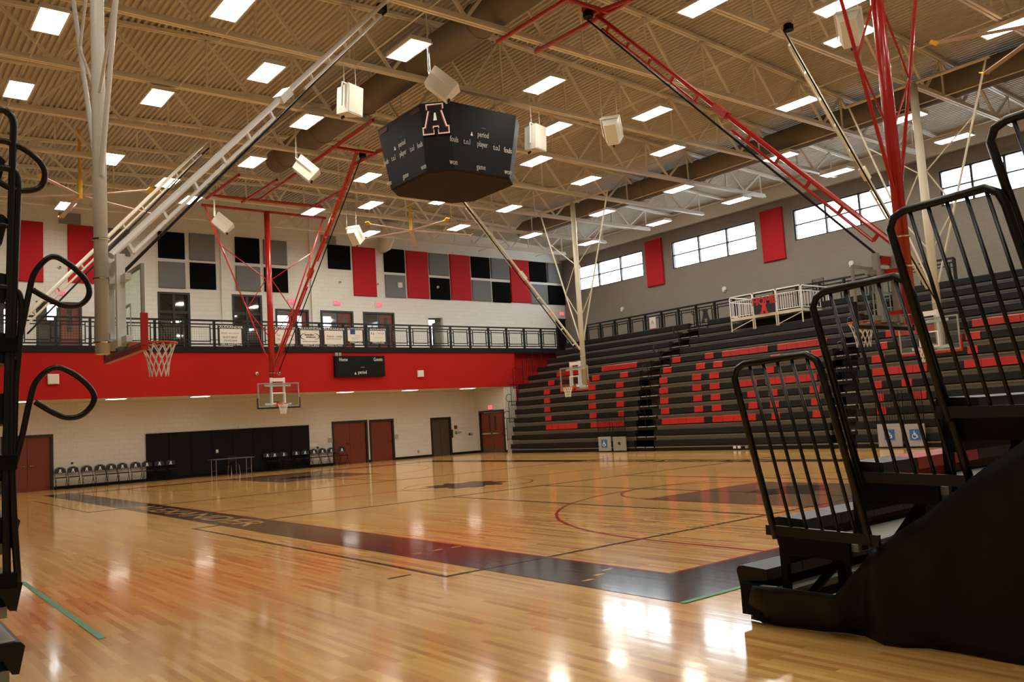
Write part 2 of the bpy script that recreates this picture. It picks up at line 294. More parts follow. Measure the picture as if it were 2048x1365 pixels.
# corridor behind the glazing, daylit by windows in its back wall
DW = []
for a, b_, t, bt in ((8, 22, 618, 672), (94, 113, 606, 642), (555, 578, 631, 656), (590, 604, 632, 656), (646, 663, 633, 656), (673, 684, 634, 656), (857, 872, 640, 690)):
    q0 = at_y(a, t, 42.9); q1 = at_y(b_, bt, 42.9); DW.append((q0.x, q1.x, max(q1.z, 5.7), q0.z))
wall_y('wall_corridor', 'corridor_cream', 42.9, 43.1, XL, XR, ZD, 9.0, DW)
struct(B().box((XL, YE+.25, 9.0), (XR, 43.1, 9.1)).make('ceiling_corridor', 'corridor_cream'))
for x in (XL-.1, XR): struct(B().box((x, YE+.25, ZD), (x+.1, 43.1, 9)).make('wall_corridor_end', 'corridor_cream'))
for x in (14.5, 20.0, 33): tag(B().box((x, 40.6, 8.93), (x+1.2, 41.2, 8.99)).make('corridor_fill_light', 'corridor_fill_glow'), {14.5: 'added fill lamp in the corridor behind the left tall glazing', 20.0: 'added fill lamp in the corridor behind the middle doors', 33: 'added fill lamp in the corridor behind the far right door'}[x], 'light')  # glowing panels added to brighten the corridor behind the glazing
# ---- right wall with ribbon windows
WIN = []
for p0, p1, zt in (((1153, 534), (1286, 530), 0), ((1341, 484), (1512, 470), 0), ((1584, 423), (1790, 400), 0), ((1876, 346), (2080, 320), 0)):
    WIN.append((at_x(p1[0], p1[1], XR).y, at_x(p0[0], p0[1], XR).y))
WZ0, WZ1 = 9.24, 10.72
wall_x('wall_right', 'wall_window_shaded', XR, XR+.3, YN, YE+.25, 0, 13.2, [(a, b_, WZ0, WZ1) for a, b_ in WIN], 'block wall with high ribbon windows, colour darkened for backlit shade')
struct(B().box((XR-.25, YN, 11.35), (XR, YE, 12.3)).make('trim_4', 'plain_cream'), 'bulkhead above the ribbon windows')
for i, (a, b_) in enumerate(WIN):
    w = struct(bpy.data.objects.new('window_%d' % (i+1), None)); COL.objects.link(w); w.location = (XR+.12, (a+b_)/2, WZ0)
    w['label'] = 'black-framed ribbon window of six panes, number %d from the far corner' % (i+1); n = 3
    fb = B()
    fb.box((XR+.05, a, WZ0), (XR+.2, b_, WZ0+.06)).box((XR+.05, a, WZ1-.07), (XR+.2, b_, WZ1)).box((XR+.05, a, WZ0+.06), (XR+.2, a+.08, WZ1-.07)).box((XR+.05, b_-.08, WZ0+.06), (XR+.2, b_, WZ1-.07))
    fb.make('window_frame', 'door_frame_dark', w)
    zm = (WZ0+WZ1)/2
    for k in (1, 2): y = a+(b_-a)*k/3; B().box((XR+.06, y-.045, WZ0+.06), (XR+.19, y+.045, WZ1-.07)).make('mullion', 'door_frame_dark', w)
    B().box((XR+.07, a+.08, zm-.03), (XR+.18, b_-.08, zm+.03)).make('transom', 'door_frame_dark', w)
    for k in range(3):
        for j in range(2):
            y0 = a+(b_-a)*k/3+.05; y1 = a+(b_-a)*(k+1)/3-.05
            B().box((XR+.12, y0, (WZ0+.06, zm+.03)[j]), (XR+.13, y1, (zm-.03, WZ1-.07)[j])).make('pane', 'window_glass', w)
struct(B().box((XL-.3, YN, 0), (XL, YE+.25, 13.2)).make('wall_left', 'wall_cream')); struct(B().box((XL, YN-.3, 0), (XR, YN, 13.2)).make('wall_near', 'wall_cream'))
# ---- corrugated roof deck, ribs along the hall
b = B(); prof = []; x = XL
while x < XR:
    z = zdeck(x); prof += [(x, z+.0), (x+.065, z), (x+.085, z+.075), (x+.15, z+.075)]; x += .17
prof = [(min(px_, XR), pz) for px_, pz in prof]; n = len(prof)
for y in (YN, YE+.1): b.v += [(px_, y, pz) for px_, pz in prof]
b.f = [(k, k+1, n+k+1, n+k) for k in range(n-1)]
o = struct(b.make('ceiling', 'deck_paint'), 'cream painted corrugated steel roof deck')
struct(B().box((XL-.3, YN-.3, 13.2), (XR+.3, 43.4, 13.4)).make('ceiling_roof', 'deck_paint'))
for nm, a, c in (('baseboard_end', (XL, YW-.02, 0), None),):
    xs = [XL]+[v for d in LD for v in (d[0]-.06, d[1]+.06)]+[27.5]; b = B()
    for k in range(0, len(xs), 2): b.box((xs[k], YW-.02, 0), (xs[k+1], YW, .12))
    struct(b.make(nm, 'black_trim'))
struct(B().box((27.48, YB+.05, 0), (27.5, DY0-.07, .12)).box((27.48, DY1+.07, 0), (27.5, YW, .12)).make('baseboard_return', 'black_trim'))

# ---- doors
def door_y(n, x0, x1, zt, leaves, m, label, handle=True):
    d = struct(bpy.data.objects.new('door_%d' % n, None), label); COL.objects.link(d); d.location = ((x0+x1)/2, YW, 0)
    B().box((x0-.05, YW-.03, 0), (x0+.05, YW+.2, zt+.05)).box((x1-.05, YW-.03, 0), (x1+.05, YW+.2, zt+.05)).box((x0+.05, YW-.03, zt-.05), (x1-.05, YW+.2, zt+.05)).make('door_frame', 'door_frame_dark', d)
    for k in range(leaves):
        a = x0+.05+(x1-x0-.1)*k/leaves+.006; c = x0+.05+(x1-x0-.1)*(k+1)/leaves-.006
        l = B().box((a, YW+.05, .002), (c, YW+.1, zt-.05)).make('door_leaf', m, d)
        if handle:
            hx = c-.1 if (k == 0) else a+.1
            hb = B().tube([(hx, YW+.05, 1.0), (hx, YW+.0, 1.0)], .035, 8); hb.bar((hx, YW+.0, 1.0), (hx+(.13 if k else -.13), YW+.0, 1.0), .03); hb.make('door_handle', 'chrome', l)
    return d
door_y(1, *LD[0], 2, 'door_wood', 'wide red-brown double door at the far left under the balcony')
door_y(2, *LD[1], 2, 'door_wood', 'red-brown double door beside the right row of folding chairs')
door_y(3, *LD[2], 1, 'door_wood', 'single red-brown door right of the double door')
door_y(4, *LD[3], 2, 'steel_brushed', 'brown steel elevator door under the balcony', False)
d = struct(bpy.data.objects.new('door_5', None), 'red-brown double doors with narrow glass lights and push bars next to the bleachers'); COL.objects.link(d); d.location = (27.5, 37, 0)
B().box((27.44, DY0-.06, 0), (27.7, DY0+.04, DZ+.06)).box((27.44, DY1-.04, 0), (27.7, DY1+.06, DZ+.06)).box((27.44, DY0+.04, DZ-.04), (27.7, DY1-.04, DZ+.06)).make('door_frame', 'door_frame_dark', d)
ym = (DY0+DY1)/2
for a, c in ((DY0+.05, ym-.035), (ym+.035, DY1-.05)):
    l = B().box((27.52, a, .002), (27.57, c, DZ-.05)).make('door_leaf', 'door_wood', d); s = c-.3 if a < ym-.5 else a+.15
    B().box((27.515, s, 1.15), (27.52, s+.15, 1.95)).make('glass_light', 'door_frame_dark', l); B().box((27.45, a+.05, .98), (27.515, c-.05, 1.05)).make('push_bar', 'chrome', l)
    B().box((27.515, a+.02, .02), (27.52, c-.02, .25)).make('kick_plate', 'steel_brushed', l)
B().box((27.5, ym-.03, 0), (27.58, ym+.03, DZ-.05)).make('mullion', 'steel_brushed', d)
# ---- upper level glazing and doors
UL = ['narrow dark glazed opening at the far left of the balcony', 'window with white blind and red door with glass, left of the left backboard', 'tall dark storefront glazing under the left grey and black panels',
      'tall storefront glazing with lit corridor behind the far red mast', 'glazed opening with red door behind the red banner', 'glazed opening with bright window and open red door', 'glazed cream lobby opening with red door', 'open doorway with pale blue light behind the rail', 'black door in the far right corner of the balcony']
for i, (x0, x1, zt) in enumerate(UP):
    d = struct(bpy.data.objects.new('window_%d' % (i+5) if i not in (7, 8) else 'door_%d' % (i-1), None), UL[i]); COL.objects.link(d); d.location = ((x0+x1)/2, YE, ZD)
    fr = 'white_plastic' if i == 7 else 'door_frame_dark'
    B().box((x0, YE-.02, ZD), (x0+.1, YE+.2, zt)).box((x1-.1, YE-.02, ZD), (x1, YE+.2, zt)).box((x0+.1, YE-.02, zt-.1), (x1-.1, YE+.2, zt)).make('window_frame' if i < 7 else 'door_frame', fr, d)
    if i in (2, 3):
        xm = (x0+x1)/2; zm = ZD+(zt-ZD)*.68
        B().box((xm-.06, YE+.02, ZD), (xm+.06, YE+.14, zt-.1)).make('mullion', fr, d); B().box((x0+.1, YE+.03, zm-.06), (x1-.1, YE+.13, zm+.06)).make('transom', fr, d)
        for a, c in ((x0+.1, xm-.06), (xm+.06, x1-.1)):
            for lo, hi in ((ZD, zm-.06), (zm+.06, zt-.1)): B().box((a, YE+.08, lo), (c, YE+.09, hi)).make('pane', 'door_glass', d)
    elif i == 8: B().box((x0+.1, YE+.05, ZD), (x1-.1, YE+.1, zt-.1)).make('door_leaf', 'black_trim', d)
    elif i == 7: B().bar((x1-.15, YE+.2, ZD+.9), (x1-.15, YE+1.0, ZD+.9), .04, 1.9).make('door_leaf', 'grille_grey', d)
    else:
        xd = x1-.1-min(.95, (x1-x0)*.42)
        B().box((xd-.06, YE+.02, ZD), (xd, YE+.14, zt-.1)).make('mullion', fr, d)
        B().box((x0+.1, YE+.08, ZD), (xd-.06, YE+.09, zt-.1)).make('pane', 'window_glass', d)
        l = B(); slab_holes(l, xd, x1-.1, ZD, zt-.1, [(xd+.25, x1-.35, ZD+.95, zt-.3)], lambda b, a, c, lo, hi: b.box((a, YE+.06, lo), (c, YE+.11, hi)))
        l = l.make('door_leaf', 'door_wood', d); B().box((xd+.25, YE+.08, ZD+.95), (x1-.35, YE+.09, zt-.3)).make('door_pane', 'window_glass', l)
# ================================================================ ROOF STEEL, DUCTS, LIGHTS
ORD = ['first', 'second', 'third', 'fourth', 'fifth', 'sixth', 'seventh', 'eighth', 'ninth', 'tenth', 'eleventh', 'twelfth', 'thirteenth']
ZB = 11.1
JY = [36.4, 33.0, 29.75, 26.2, 22.65, 19.1, 15.6, 12.05, 8.5, 5.0]
for j, y in enumerate(JY):
    t = thing('roof_joist', 'cream open-web steel roof joist spanning the hall, %s from the balcony wall' % ORD[j], 'joist', (14, y, ZB), 'open-web roof joists')
    b = B(); 
    for s in (-1, 1): b.box((XL+1.5, y+s*.05-.035, ZB-.05), (33.0, y+s*.05+.035, ZB+.03)).box((XL+1.5, y+s*.03-.012, ZB+.03), (33.0, y+s*.03+.012, ZB+.11))
    b.make('bottom_chord', 'steel_cream', t)
    b = B()
    for xa, xb in ((XL, 15), (15, XR)):
        for s in (-1, 1): b.bar((xa, y+s*.05, zdeck(xa)-.06), (xb, y+s*.05, zdeck(xb)-.06), .07, .1)
    b.make('top_chord', 'steel_cream', t)
    x = XL+2.0; pn = 2.5
    while x < 33:
        xa, xm, xb = x, x+pn/2, x+pn
        if xb > 34.9: xb = 34.9
        B().bar((xa, y, ZB+.05), (xm, y, zdeck(xm)-.1), .075).make('web', 'steel_cream', t)
        B().bar((xm, y, zdeck(xm)-.1), (xb, y, ZB+.05 if xb < 33 else zdeck(xb)-.1), .075).make('web', 'steel_cream', t)
        B().bar((xm, y, ZB+.05), (xm, y, zdeck(xm)-.1), .05).make('web_post', 'steel_cream', t)
        x += pn
def duct(x, y0, y1, z, r, label):
    t = thing('air_duct', label, 'duct', (x, (y0+y1)/2, z))
    b = B().tube([(x, y0, z), (x, y1, z), (x, y1+.12, z), (x, y1+.2, z)], [r, r, r*.93, r*.75], 24); b.make('duct_body', 'duct_brown', t, True)
    y = y0+1.5; q = 0
    while y < y1 and q < 12:
        B().tube([(x+(r+.012)*math.cos(k*2*math.pi/24), y, z+(r+.012)*math.sin(k*2*math.pi/24)) for k in range(24)], .015, 4, True).make('duct_band', 'duct_brown', t); y += 3.0; q += 1
    return t
duct(12.55, -6, 29.3, 11.72, .44, 'large dark round air duct running over the scoreboard')
duct(28.4, -6, 34.5, 11.66, .46, 'large dark round air duct along the window side')
# luminaires, laid out in rows along the hall
LPX = [(100, 42), (465, 15), (37, 180), (314, 195), (532, 145), (817, 100), (1088, 170), (1410, 8), (222, 318), (131, 412), (335, 365), (381, 400), (504, 324), (613, 243), (735, 355), (741, 410), (1107, 257), (1304, 227), (1595, 207), (1685, 8), (1700, 72), (2015, 55), (1072, 322), (1335, 301), (1812, 236), (1561, 314), (1908, 277), (1172, 361), (1357, 378), (1674, 345), (1472, 401), (1018, 417), (1204, 426), (1317, 446), (883, 401), (626, 423), (917, 455), (1062, 471), (1178, 486), (738, 467)]
ZL = 10.9
LP = [at_z(x, y, ZL) for x, y in LPX]
rows = {}
for p in LP: rows.setdefault(round((p.x-2.3)/4.2), []).append(p)
rk = sorted(rows, reverse=True)
def row_x(k): return sum(p.x for p in rows[k])/len(rows[k])
lb = B().box((-.29, -.61, .0), (.29, .61, .09)).box((-.31, -.63, -.02), (-.27, .63, .02)).box((.27, -.63, -.02), (.31, .63, .02)).box((-.27, -.63, -.02), (.27, -.59, .02)).box((-.27, .59, -.02), (.27, .63, .02)).mesh('housing', 'white_plastic')
ld = B().box((-.27, -.59, -.012), (.27, .59, -.004)).mesh('diffuser', 'lamp_white')
lh = B().tube([(0, -.45, .09), (0, -.45, .17)], .012, 6).tube([(0, .45, .09), (0, .45, .17)], .012, 6).mesh('hanger', 'steel_cream')
def luminaire(p, label):
    t = thing('ceiling_light', label, 'light', p, 'ceiling light panels')
    for nm, me in (('housing', lb), ('diffuser', ld), ('hanger', lh)):
        o = bpy.data.objects.new(nm, me); COL.objects.link(o); o.parent = t
for r_, k in enumerate(rk):
    for q, p in enumerate(sorted(rows[k], key=lambda v: -v.y)):
        luminaire(p, 'bright ceiling light panel, %s in the %s row from the window wall' % (ORD[q], ORD[r_]))
    xc = row_x(k)
    tag(B().tube([(xc-.0, -4, ZL+.185), (xc, 37.5, ZL+.185)], .016, 6).make('light_rail', 'steel_cream'), 'thin cream pipe carrying the %s row of lights from the window wall' % ORD[r_], 'pipe', 'light rails')
# unseen luminaires added outside the view to light the near end
for i, (x, y) in enumerate([(x, y) for x in (-1.5, 2.4, 6.6, 10.8, 15.3, 19.5, 23.2, 27.6, 31.7) for y in (7.0, 2.0)]):
    d = Vector((x, y, ZL))-EYEV; q = Vector((d.dot(CR), d.dot(CU), d.dot(_f)))
    if q.z > 0 and abs(q.x/q.z)*FPX < 1120 and q.y/q.z*FPX < 800: continue
    luminaire(Vector((x, y, ZL)), 'added unseen ceiling light over the near end, %s column, %s from the near wall' % (ORD[i//2], ORD[1-i % 2]))
def wire(name, p, q, r, m, parent): return B().tube([p, q], r, 5).make(name, m, parent)
# ---- hanging loudspeakers
def loudspeaker(px, py, yaw, pitch, s, label, z=9.9):
    c = at_z(px, py, z); t = thing('hanging_loudspeaker', label, 'loudspeaker', c, 'white loudspeakers hung from the roof')
    w, d, h = .34*s, .30*s, .46*s
    R = Matrix.Rotation(R_(yaw), 4, 'Z') @ Matrix.Rotation(R_(pitch), 4, 'X')
    def T(v): return tuple(c + R @ Vector(v))
    # wedge cabinet: wider at the front
    b = B(); fr = [(-w, -d, -h), (w, -d, -h), (w, -d, h), (-w, -d, h)]; bk = [(-w*.62, d, -h*.9), (w*.62, d, -h*.9), (w*.62, d, h*.9), (-w*.62, d, h*.9)]
    b.v = [T(v) for v in fr+bk]; b.f = [(0, 1, 2, 3), (7, 6, 5, 4), (0, 4, 5, 1), (1, 5, 6, 2), (2, 6, 7, 3), (3, 7, 4, 0)]; b.make('cabinet', 'speaker_white', t)
    b = B(); b.v = [T(v) for v in [(-w*.93, -d-.012, -h*.93), (w*.93, -d-.012, -h*.93), (w*.93, -d-.012, h*.93), (-w*.93, -d-.012, h*.93), (-w*.93, -d-.001, -h*.93), (w*.93, -d-.001, -h*.93), (w*.93, -d-.001, h*.93), (-w*.93, -d-.001, h*.93)]]
    b.f = [(0, 1, 2, 3), (7, 6, 5, 4), (0, 4, 5, 1), (1, 5, 6, 2), (2, 6, 7, 3), (3, 7, 4, 0)]; b.make('grille', 'speaker_white', t)
    for sx in (-1, 1):
        b = B(); b.bar(T((sx*w*1.04, -.04, -h*.5)), T((sx*w*1.04, -.04, h*1.12)), .03); b.make('yoke', 'white_plastic', t)
    B().bar(T((-w*1.06, -.04, h*1.12)), T((w*1.06, -.04, h*1.12)), .03).make('yoke_bar', 'white_plastic', t)
    B().tube([T((0, d*.6, -h*.98)), T((0, d*.95, -h*1.08))], .035, 8).make('cable_gland', 'rubber', t)
    for sx in (-1, 1):
        p = Vector(T((sx*w*.8, -.04, h*1.12))); wire('hanging_wire', p, (p.x-sx*.04, p.y, zdeck(p.x)+.05), .009, 'steel_cream', t)
for a in ((697, 203, 20, 5, .8, 'white loudspeaker hung left of the scoreboard, seen square on'), (883, 172, 50, -48, .8, 'tilted white loudspeaker hung right above the scoreboard'), (612, 340, 60, -48, .8, 'tilted white loudspeaker by the dark duct end, left of the scoreboard'),
          (445, 448, 65, -48, .8, 'tilted white loudspeaker hung at the far left before the end wall'), (710, 472, 125, -48, .8, 'tilted white loudspeaker hung before the single black panel'), (1069, 278, 15, 4, .8, 'white loudspeaker peeking out right of the scoreboard'),
          (1224, 262, 125, -48, .8, 'tilted white loudspeaker hung between scoreboard and red ladder brace'), (1700, 58, 115, -48, .8, 'white loudspeaker hung behind the near red mast')): loudspeaker(*a)

# ---- centre scoreboard
sc = thing('scoreboard', 'black four-sided scoreboard hanging over centre court', 'scoreboard', (14.1, 20.3, 8.2))
# corners traced at its real distance: faces meet a chamfered corner towards the camera
SX, SY, hw, ch, z0, z1 = 14.1, 20.3, 1.74, .56, 8.60, 10.42
def ring8(h, c, z): return [(SX-h+c, SY-h, z), (SX+h-c, SY-h, z), (SX+h, SY-h+c, z), (SX+h, SY+h-c, z), (SX+h-c, SY+h, z), (SX-h+c, SY+h, z), (SX-h, SY+h-c, z), (SX-h, SY-h+c, z)]
b = B(); b.v = ring8(hw-.22, ch, z0)+ring8(hw, ch, z1); b.f = [tuple(range(7, -1, -1)), tuple(range(8, 16))]+[(k, (k+1) % 8, 8+(k+1) % 8, 8+k) for k in range(8)]
b.make('cabinet', 'score_black', sc)
b = B(); b.v = ring8(hw-.30, ch*.9, z0-.04)+ring8(hw-.24, ch*.9, z0-.002); b.f = [tuple(range(7, -1, -1)), tuple(range(8, 16))]+[(k, (k+1) % 8, 8+(k+1) % 8, 8+k) for k in range(8)]; b.make('underside_panel', 'score_under', sc)
def face_frame(axis):
    # point on a sloping side: s along the face (-1..1), t height 0..1
    def P(s, t, off=.012):
        h = hw-.22+.22*t; z = z0+(z1-z0)*t; u = s*(hw-ch)
        return Vector((SX+u, SY-h-off, z)) if axis == 'y' else Vector((SX-h-off, SY-u, z))
    return P
def a_outline(w, h):
    # block capital A with slab serifs, outline in local units
    return [(-.50, 0), (-.50, .17), (-.41, .17), (-.22, .80), (-.30, .80), (-.30, 1.0), (.30, 1.0), (.30, .80), (.22, .80), (.41, .17), (.50, .17), (.50, 0), (.12, 0), (.12, .17), (.16, .17), (.13, .27), (-.13, .27), (-.16, .17), (-.12, .17), (-.12, 0)]
def block_a(name, org, right, up, w, h, m, parent, grow=0.0, off=0.0):
    r = Vector(right).normalized(); u = Vector(up).normalized(); n = r.cross(u); pts = []
    for x, y in a_outline(1, 1):
        gx = grow*(1 if x > 0 else -1)*(1 if abs(x) > .2 else -.6); gy = grow*(1 if y > .5 or (y > .1 and abs(x) > .2) else -1)
        pts.append(Vector(org)+r*(x*w+gx)+u*((y-.5)*h+gy)+n*off)
    return B().prism(pts, n*.006).make(name, m, parent)
for ax in ('y', 'x'):
    P = face_frame(ax); rt = (P(1, .5)-P(-1, .5)); up = (P(0, 1)-P(0, 0))
    for s, t, w, sz in ((.0, .587, 'period', .225), (-.83, .44, 'fouls', .225), (-.47, .44, 't.o.l', .225), (-.02, .44, 'player', .225), (.40, .43, 't.o.l', .225), (.75, .42, 'fouls', .225), (-.84, .10, 'won', .225), (-.05, .09, 'game', .225), (.76, .085, 'won', .225)):
        text('lettering', w, sz, P(s, t), rt, up, 'print_dim', sc, .66)
    text('maker_mark', '_____', .08, P(.0, .71), rt, up, 'print_grey', sc, .8)
    n = rt.normalized().cross(up.normalized()); q = P(-.37, .545); B().prism([q, q+rt*.035, q+rt*.017+up*.06], n*.005).make('triangle_mark', 'print_white', sc)
    for s in ((-.95, .55) if ax == 'x' else ()): B().prism([P(s, .90), P(s+.4, .90), P(s+.4, .965), P(s, .965)], n*.006).make('header_display', 'score_red', sc)
cc = Vector((SX-hw+ch/2-.0, SY-hw+ch/2, 0)); nn = Vector((-1, -1, 0)).normalized(); rt = Vector((1, -1, 0)).normalized()
for nm, mm, g, of in (('emblem_border', 'print_white', .045, .012), ('emblem_red', 'print_red', .018, .019), ('emblem_letter', 'score_black', 0, .026)):
    zc = 9.96; sl = .22*(1-(zc-z0)/(z1-z0))
    block_a(nm, cc+Vector((0, 0, zc))-nn*(sl*.72), rt, (nn*.129+Vector((0, 0, 1))), .66, .74, mm, sc, g, of)
q = cc+Vector((0, 0, 9.97))-nn*(.22*(1-(9.97-z0)/(z1-z0))*.72)+nn*.038; B().prism([q-rt*.05-Vector((0, 0, .06)), q+rt*.05-Vector((0, 0, .06)), q+rt*.02+Vector((0, 0, .16)), q-rt*.02+Vector((0, 0, .16))], nn*.014).make('emblem_counter', 'print_white', sc)
for sx in (-1, 1):
    for sy in (-1, 1): wire('hanging_cable', (SX+sx*1.0, SY+sy*1.0, z1), (SX+sx*1.0, SY+sy*1.0, zdeck(SX+sx)+.05), .012, 'steel_cream', sc)

# ---- big slow fans
def fan(hub, tips, label, post=True):
    h = at_z(*hub, 10.25); t = thing('ceiling_fan', label, 'fan', h)
    B().tube([h, (h.x, h.y, zdeck(h.x)+.04)], .05, 8).make('down_rod', 'yellow_paint', t); B().tube([(h.x, h.y, h.z-.1), (h.x, h.y, h.z+.55)], .085, 10).make('hub', 'yellow_paint', t)
    for k in range(5):
        a = R_(tips+72*k); e = Vector((h.x+2.7*math.cos(a), h.y+2.7*math.sin(a), h.z-.14)); s = Vector((h.x+.15*math.cos(a), h.y+.15*math.sin(a), h.z))
        bl = B().bar(s, e, .17, .025).make('blade', 'fan_blade', t); B().bar(e-Vector((0, 0, .03)), e+Vector((math.cos(a)*.16, math.sin(a)*.16, .07)), .2, .03).make('winglet', 'yellow_paint', bl)
fan((160, 392), 20, 'ceiling fan with yellow hub at the far left above the red panels'); fan((822, 462), 55, 'ceiling fan with yellow hub before the far end wall'); fan((2120, 40), 130, 'ceiling fan with yellow tip at the top right edge')

# ---- air grilles and the white duct drop of the end wall
for i, (a, b_, t, bt) in enumerate(((117, 161, 429, 447), (641, 671, 473, 487))):
    p = at_y(a, bt, YE); q = at_y(b_, t, YE); g = thing('wall_grille', ('grey air grille high on the end wall above the left red panels', 'grey air grille above the single black panel')[i], 'grille', (p.x, YE, p.z))
    B().box((p.x, YE-.05, p.z), (q.x, YE, q.z)).make('grille_frame', 'grille_grey', g)
    for k in range(5): z = p.z+(q.z-p.z)*(k+.7)/5.6; B().box((p.x+.04, YE-.07, z), (q.x-.04, YE-.05, z+.03)).make('louvre', 'grille_grey', g)
p = at_y(775, 490, 38.6)
b = B().tube([(p.x, 39.195, p.z-.05), (p.x, 38.8, p.z), (p.x, 38.6, p.z+.25), (p.x, 38.6, p.z+.8), (p.x, 38.6, p.z+1.15)], [.3, .33, .36, .36, .36], 16)
tag(b.make('duct_drop', 'steel_cream', None, True), 'cream round duct dropping to the end wall beside the red panel', 'duct')
# ================================================================ BACKSTOPS (ceiling-hung baskets)
def backstop(label, bx, by, f, zb, mastm, padm, mast_off, header, brace, mast_r=.095, vtop=None, zlow=None, bwid=1.75, bh=.98, sz=.75, plate='white_plastic', carrier='mast_white'):
    # bx, by: middle of the board; f: direction the basket faces; header = half length of the top pipe; brace = ceiling point of the folding strut
    f = Vector((f[0], f[1], 0)); l = Vector((-f.y, f.x, 0)); base = Vector((bx, by, 0)); ztop = ZB-.1
    def Q(a, b_, z): return base+f*a+l*b_+Vector((0, 0, z))
    t = thing('basketball_backstop', label, 'basketball hoop', (bx, by, zb)); zt = zb+bh; w = bwid/2
    def obox(name, a0, a1, b0, b1, z0_, z1_, m, par=t):
        b = B(); c = [Q(a, b_, z) for z in (z0_, z1_) for a, b_ in ((a0, b0), (a1, b0), (a1, b1), (a0, b1))]; b.v = [tuple(v) for v in c]
        b.f = [(3, 2, 1, 0), (4, 5, 6, 7), (0, 1, 5, 4), (1, 2, 6, 5), (2, 3, 7, 6), (3, 0, 4, 7)]; return b.make(name, m, par)
    board = obox('backboard', -.012, 0, -w+.04, w-.04, zb+.04, zt-.04, 'board_glass')
    for a in ((-w, w, zb, zb+.04), (-w, w, zt-.04, zt), (-w, -w+.04, zb+.04, zt-.04), (w-.04, w, zb+.04, zt-.04)): obox('board_frame', -.03, .008, *a, 'grille_grey', board)
    for a in ((-.29, .29, zb+.13, zb+.17), (-.29, .29, zb+.55, zb+.59), (-.29, -.25, zb+.17, zb+.55), (.25, .29, zb+.17, zb+.55)): obox('target_square', .002, .006, *a, 'print_white', board)
    obox('edge_pad', -.05, .03, -w-.03, w+.03, zb-.06, zb-.001, padm, board)
    for s in (-1, 1): obox('corner_pad', -.05, .03, s*w+(.0 if s > 0 else -.035), s*w+(.035 if s > 0 else 0), zb, zb+.38, padm, board)
    # rim, bracket and net
    zr = zb+.12; rc = Q(.40, 0, zr); n = 20
    rim = B().tube([rc+f*(.225*math.cos(2*math.pi*k/n))+l*(.225*math.sin(2*math.pi*k/n)) for k in range(n)], .014, 6, True).make('rim', 'rim_orange', t, True)
    obox('rim_bracket', .004, .175, -.07, .07, zr-.05, zr+.012, 'rim_orange', rim); obox('rim_plate', .004, .03, -.12, .12, zr-.14, zr+.05, 'rim_orange', rim)
    nb = B(); rows = [(0, .215), (.10, .175), (.20, .145), (.30, .125), (.42, .115)]; m_ = 12
    for k in range(m_):
        for j in range(len(rows)-1):
            for dlt in (-.5, .5):
                a0 = 2*math.pi*(k+(.5 if j % 2 else 0))/m_; a1 = a0+2*math.pi*dlt/m_
                p = rc+f*(rows[j][1]*math.cos(a0))+l*(rows[j][1]*math.sin(a0))-Vector((0, 0, rows[j][0])); q = rc+f*(rows[j+1][1]*math.cos(a1))+l*(rows[j+1][1]*math.sin(a1))-Vector((0, 0, rows[j+1][0]))
                nb.bar(p, q, .010)
    nb.make('net', 'net_white', rim)
    # carrier behind the board
    for s in (-1, 1): obox('board_upright', -.16, -.06, s*.27-.04, s*.27+.04, zb+.05, zt+.22, carrier)
    for z in (zb+.12, zt-.1): obox('board_crossbar', -.12, -.05, -.55, .55, z-.04, z+.04, carrier)
    obox('height_plate', -.1, -.04, -.28, .28, zt+.06, zt+.2, plate)
    mx = -mast_off; zlo = zb-.02 if zlow is None else zlow
    B().tube([Q(mx, 0, zlo), Q(mx, 0, ztop)], mast_r, 16).make('mast', mastm, t, True)
    for z in (zlo+.15, zt-.05, zt+.45):
        B().tube([Q(mx+(mast_r+.012)*math.cos(k*math.pi/8), (mast_r+.012)*math.sin(k*math.pi/8), z) for k in range(16)], .014, 5, True).make('mast_clamp', 'chrome', t)
    for z in (zb+.2, zt-.08): B().bar(Q(mx+mast_r, 0, z), Q(-.12, 0, z), .09, .07).make('mast_arm', mastm, t)
    B().tube([Q(mx, -header, ztop), Q(mx, header, ztop)], .055, 8).make('header_pipe', mastm, t)
    zv = zt+1.0 if vtop is None else vtop
    for s in (-1, 1):
        B().tube([Q(mx, s*mast_r, zv), Q(mx, s*header*.96, ztop)], .032, 8).make('side_brace', mastm, t)
        L1 = ztop-zv
        for u0, u1 in ((.75, .55), (.35, .55), (.35, .18)):
            B().tube([Q(mx, s*(mast_r+(header*.96-mast_r)*u0), zv+L1*u0), Q(mx, s*mast_r, zv+L1*u1)], .02, 6).make('cross_brace', mastm, t)
    # folding strut with its ladder track
    pb = Q(mx+mast_r+.03, 0, zt+sz); pt = Vector(brace); d = (pt-pb); ln = d.length; d.normalize(); dn = Vector((0, 0, -1)); dn = (dn-d*dn.dot(d)).normalized()
    B().tube([pb, pt], .05, 8).make('folding_strut', mastm, t)
    o2 = dn*.17; B().tube([pb+d*.35+o2, pb+d*(ln*.44)+o2], .028, 8).make('ladder_rail', mastm, t); B().tube([pb+d*(ln*.56)+o2, pb+d*(ln-.5)+o2], .028, 8).make('ladder_rail', mastm, t)
    k = .35
    while k < ln-.4:
        if not ln*.44 < k < ln*.56: B().bar(pb+d*k, pb+d*k+o2, .05, .05).make('ladder_rung', mastm, t)
        k += .85
    B().bar(pb+d*(ln*.49)-d*.2, pb+d*(ln*.49)+d*.2, .16, .14).make('lock_sleeve', mastm, t)
    B().tube([pb+l*.12+dn*.28, pt+l*.12+dn*.18], .022, 6).make('hoist_cable', 'black_metal', t)
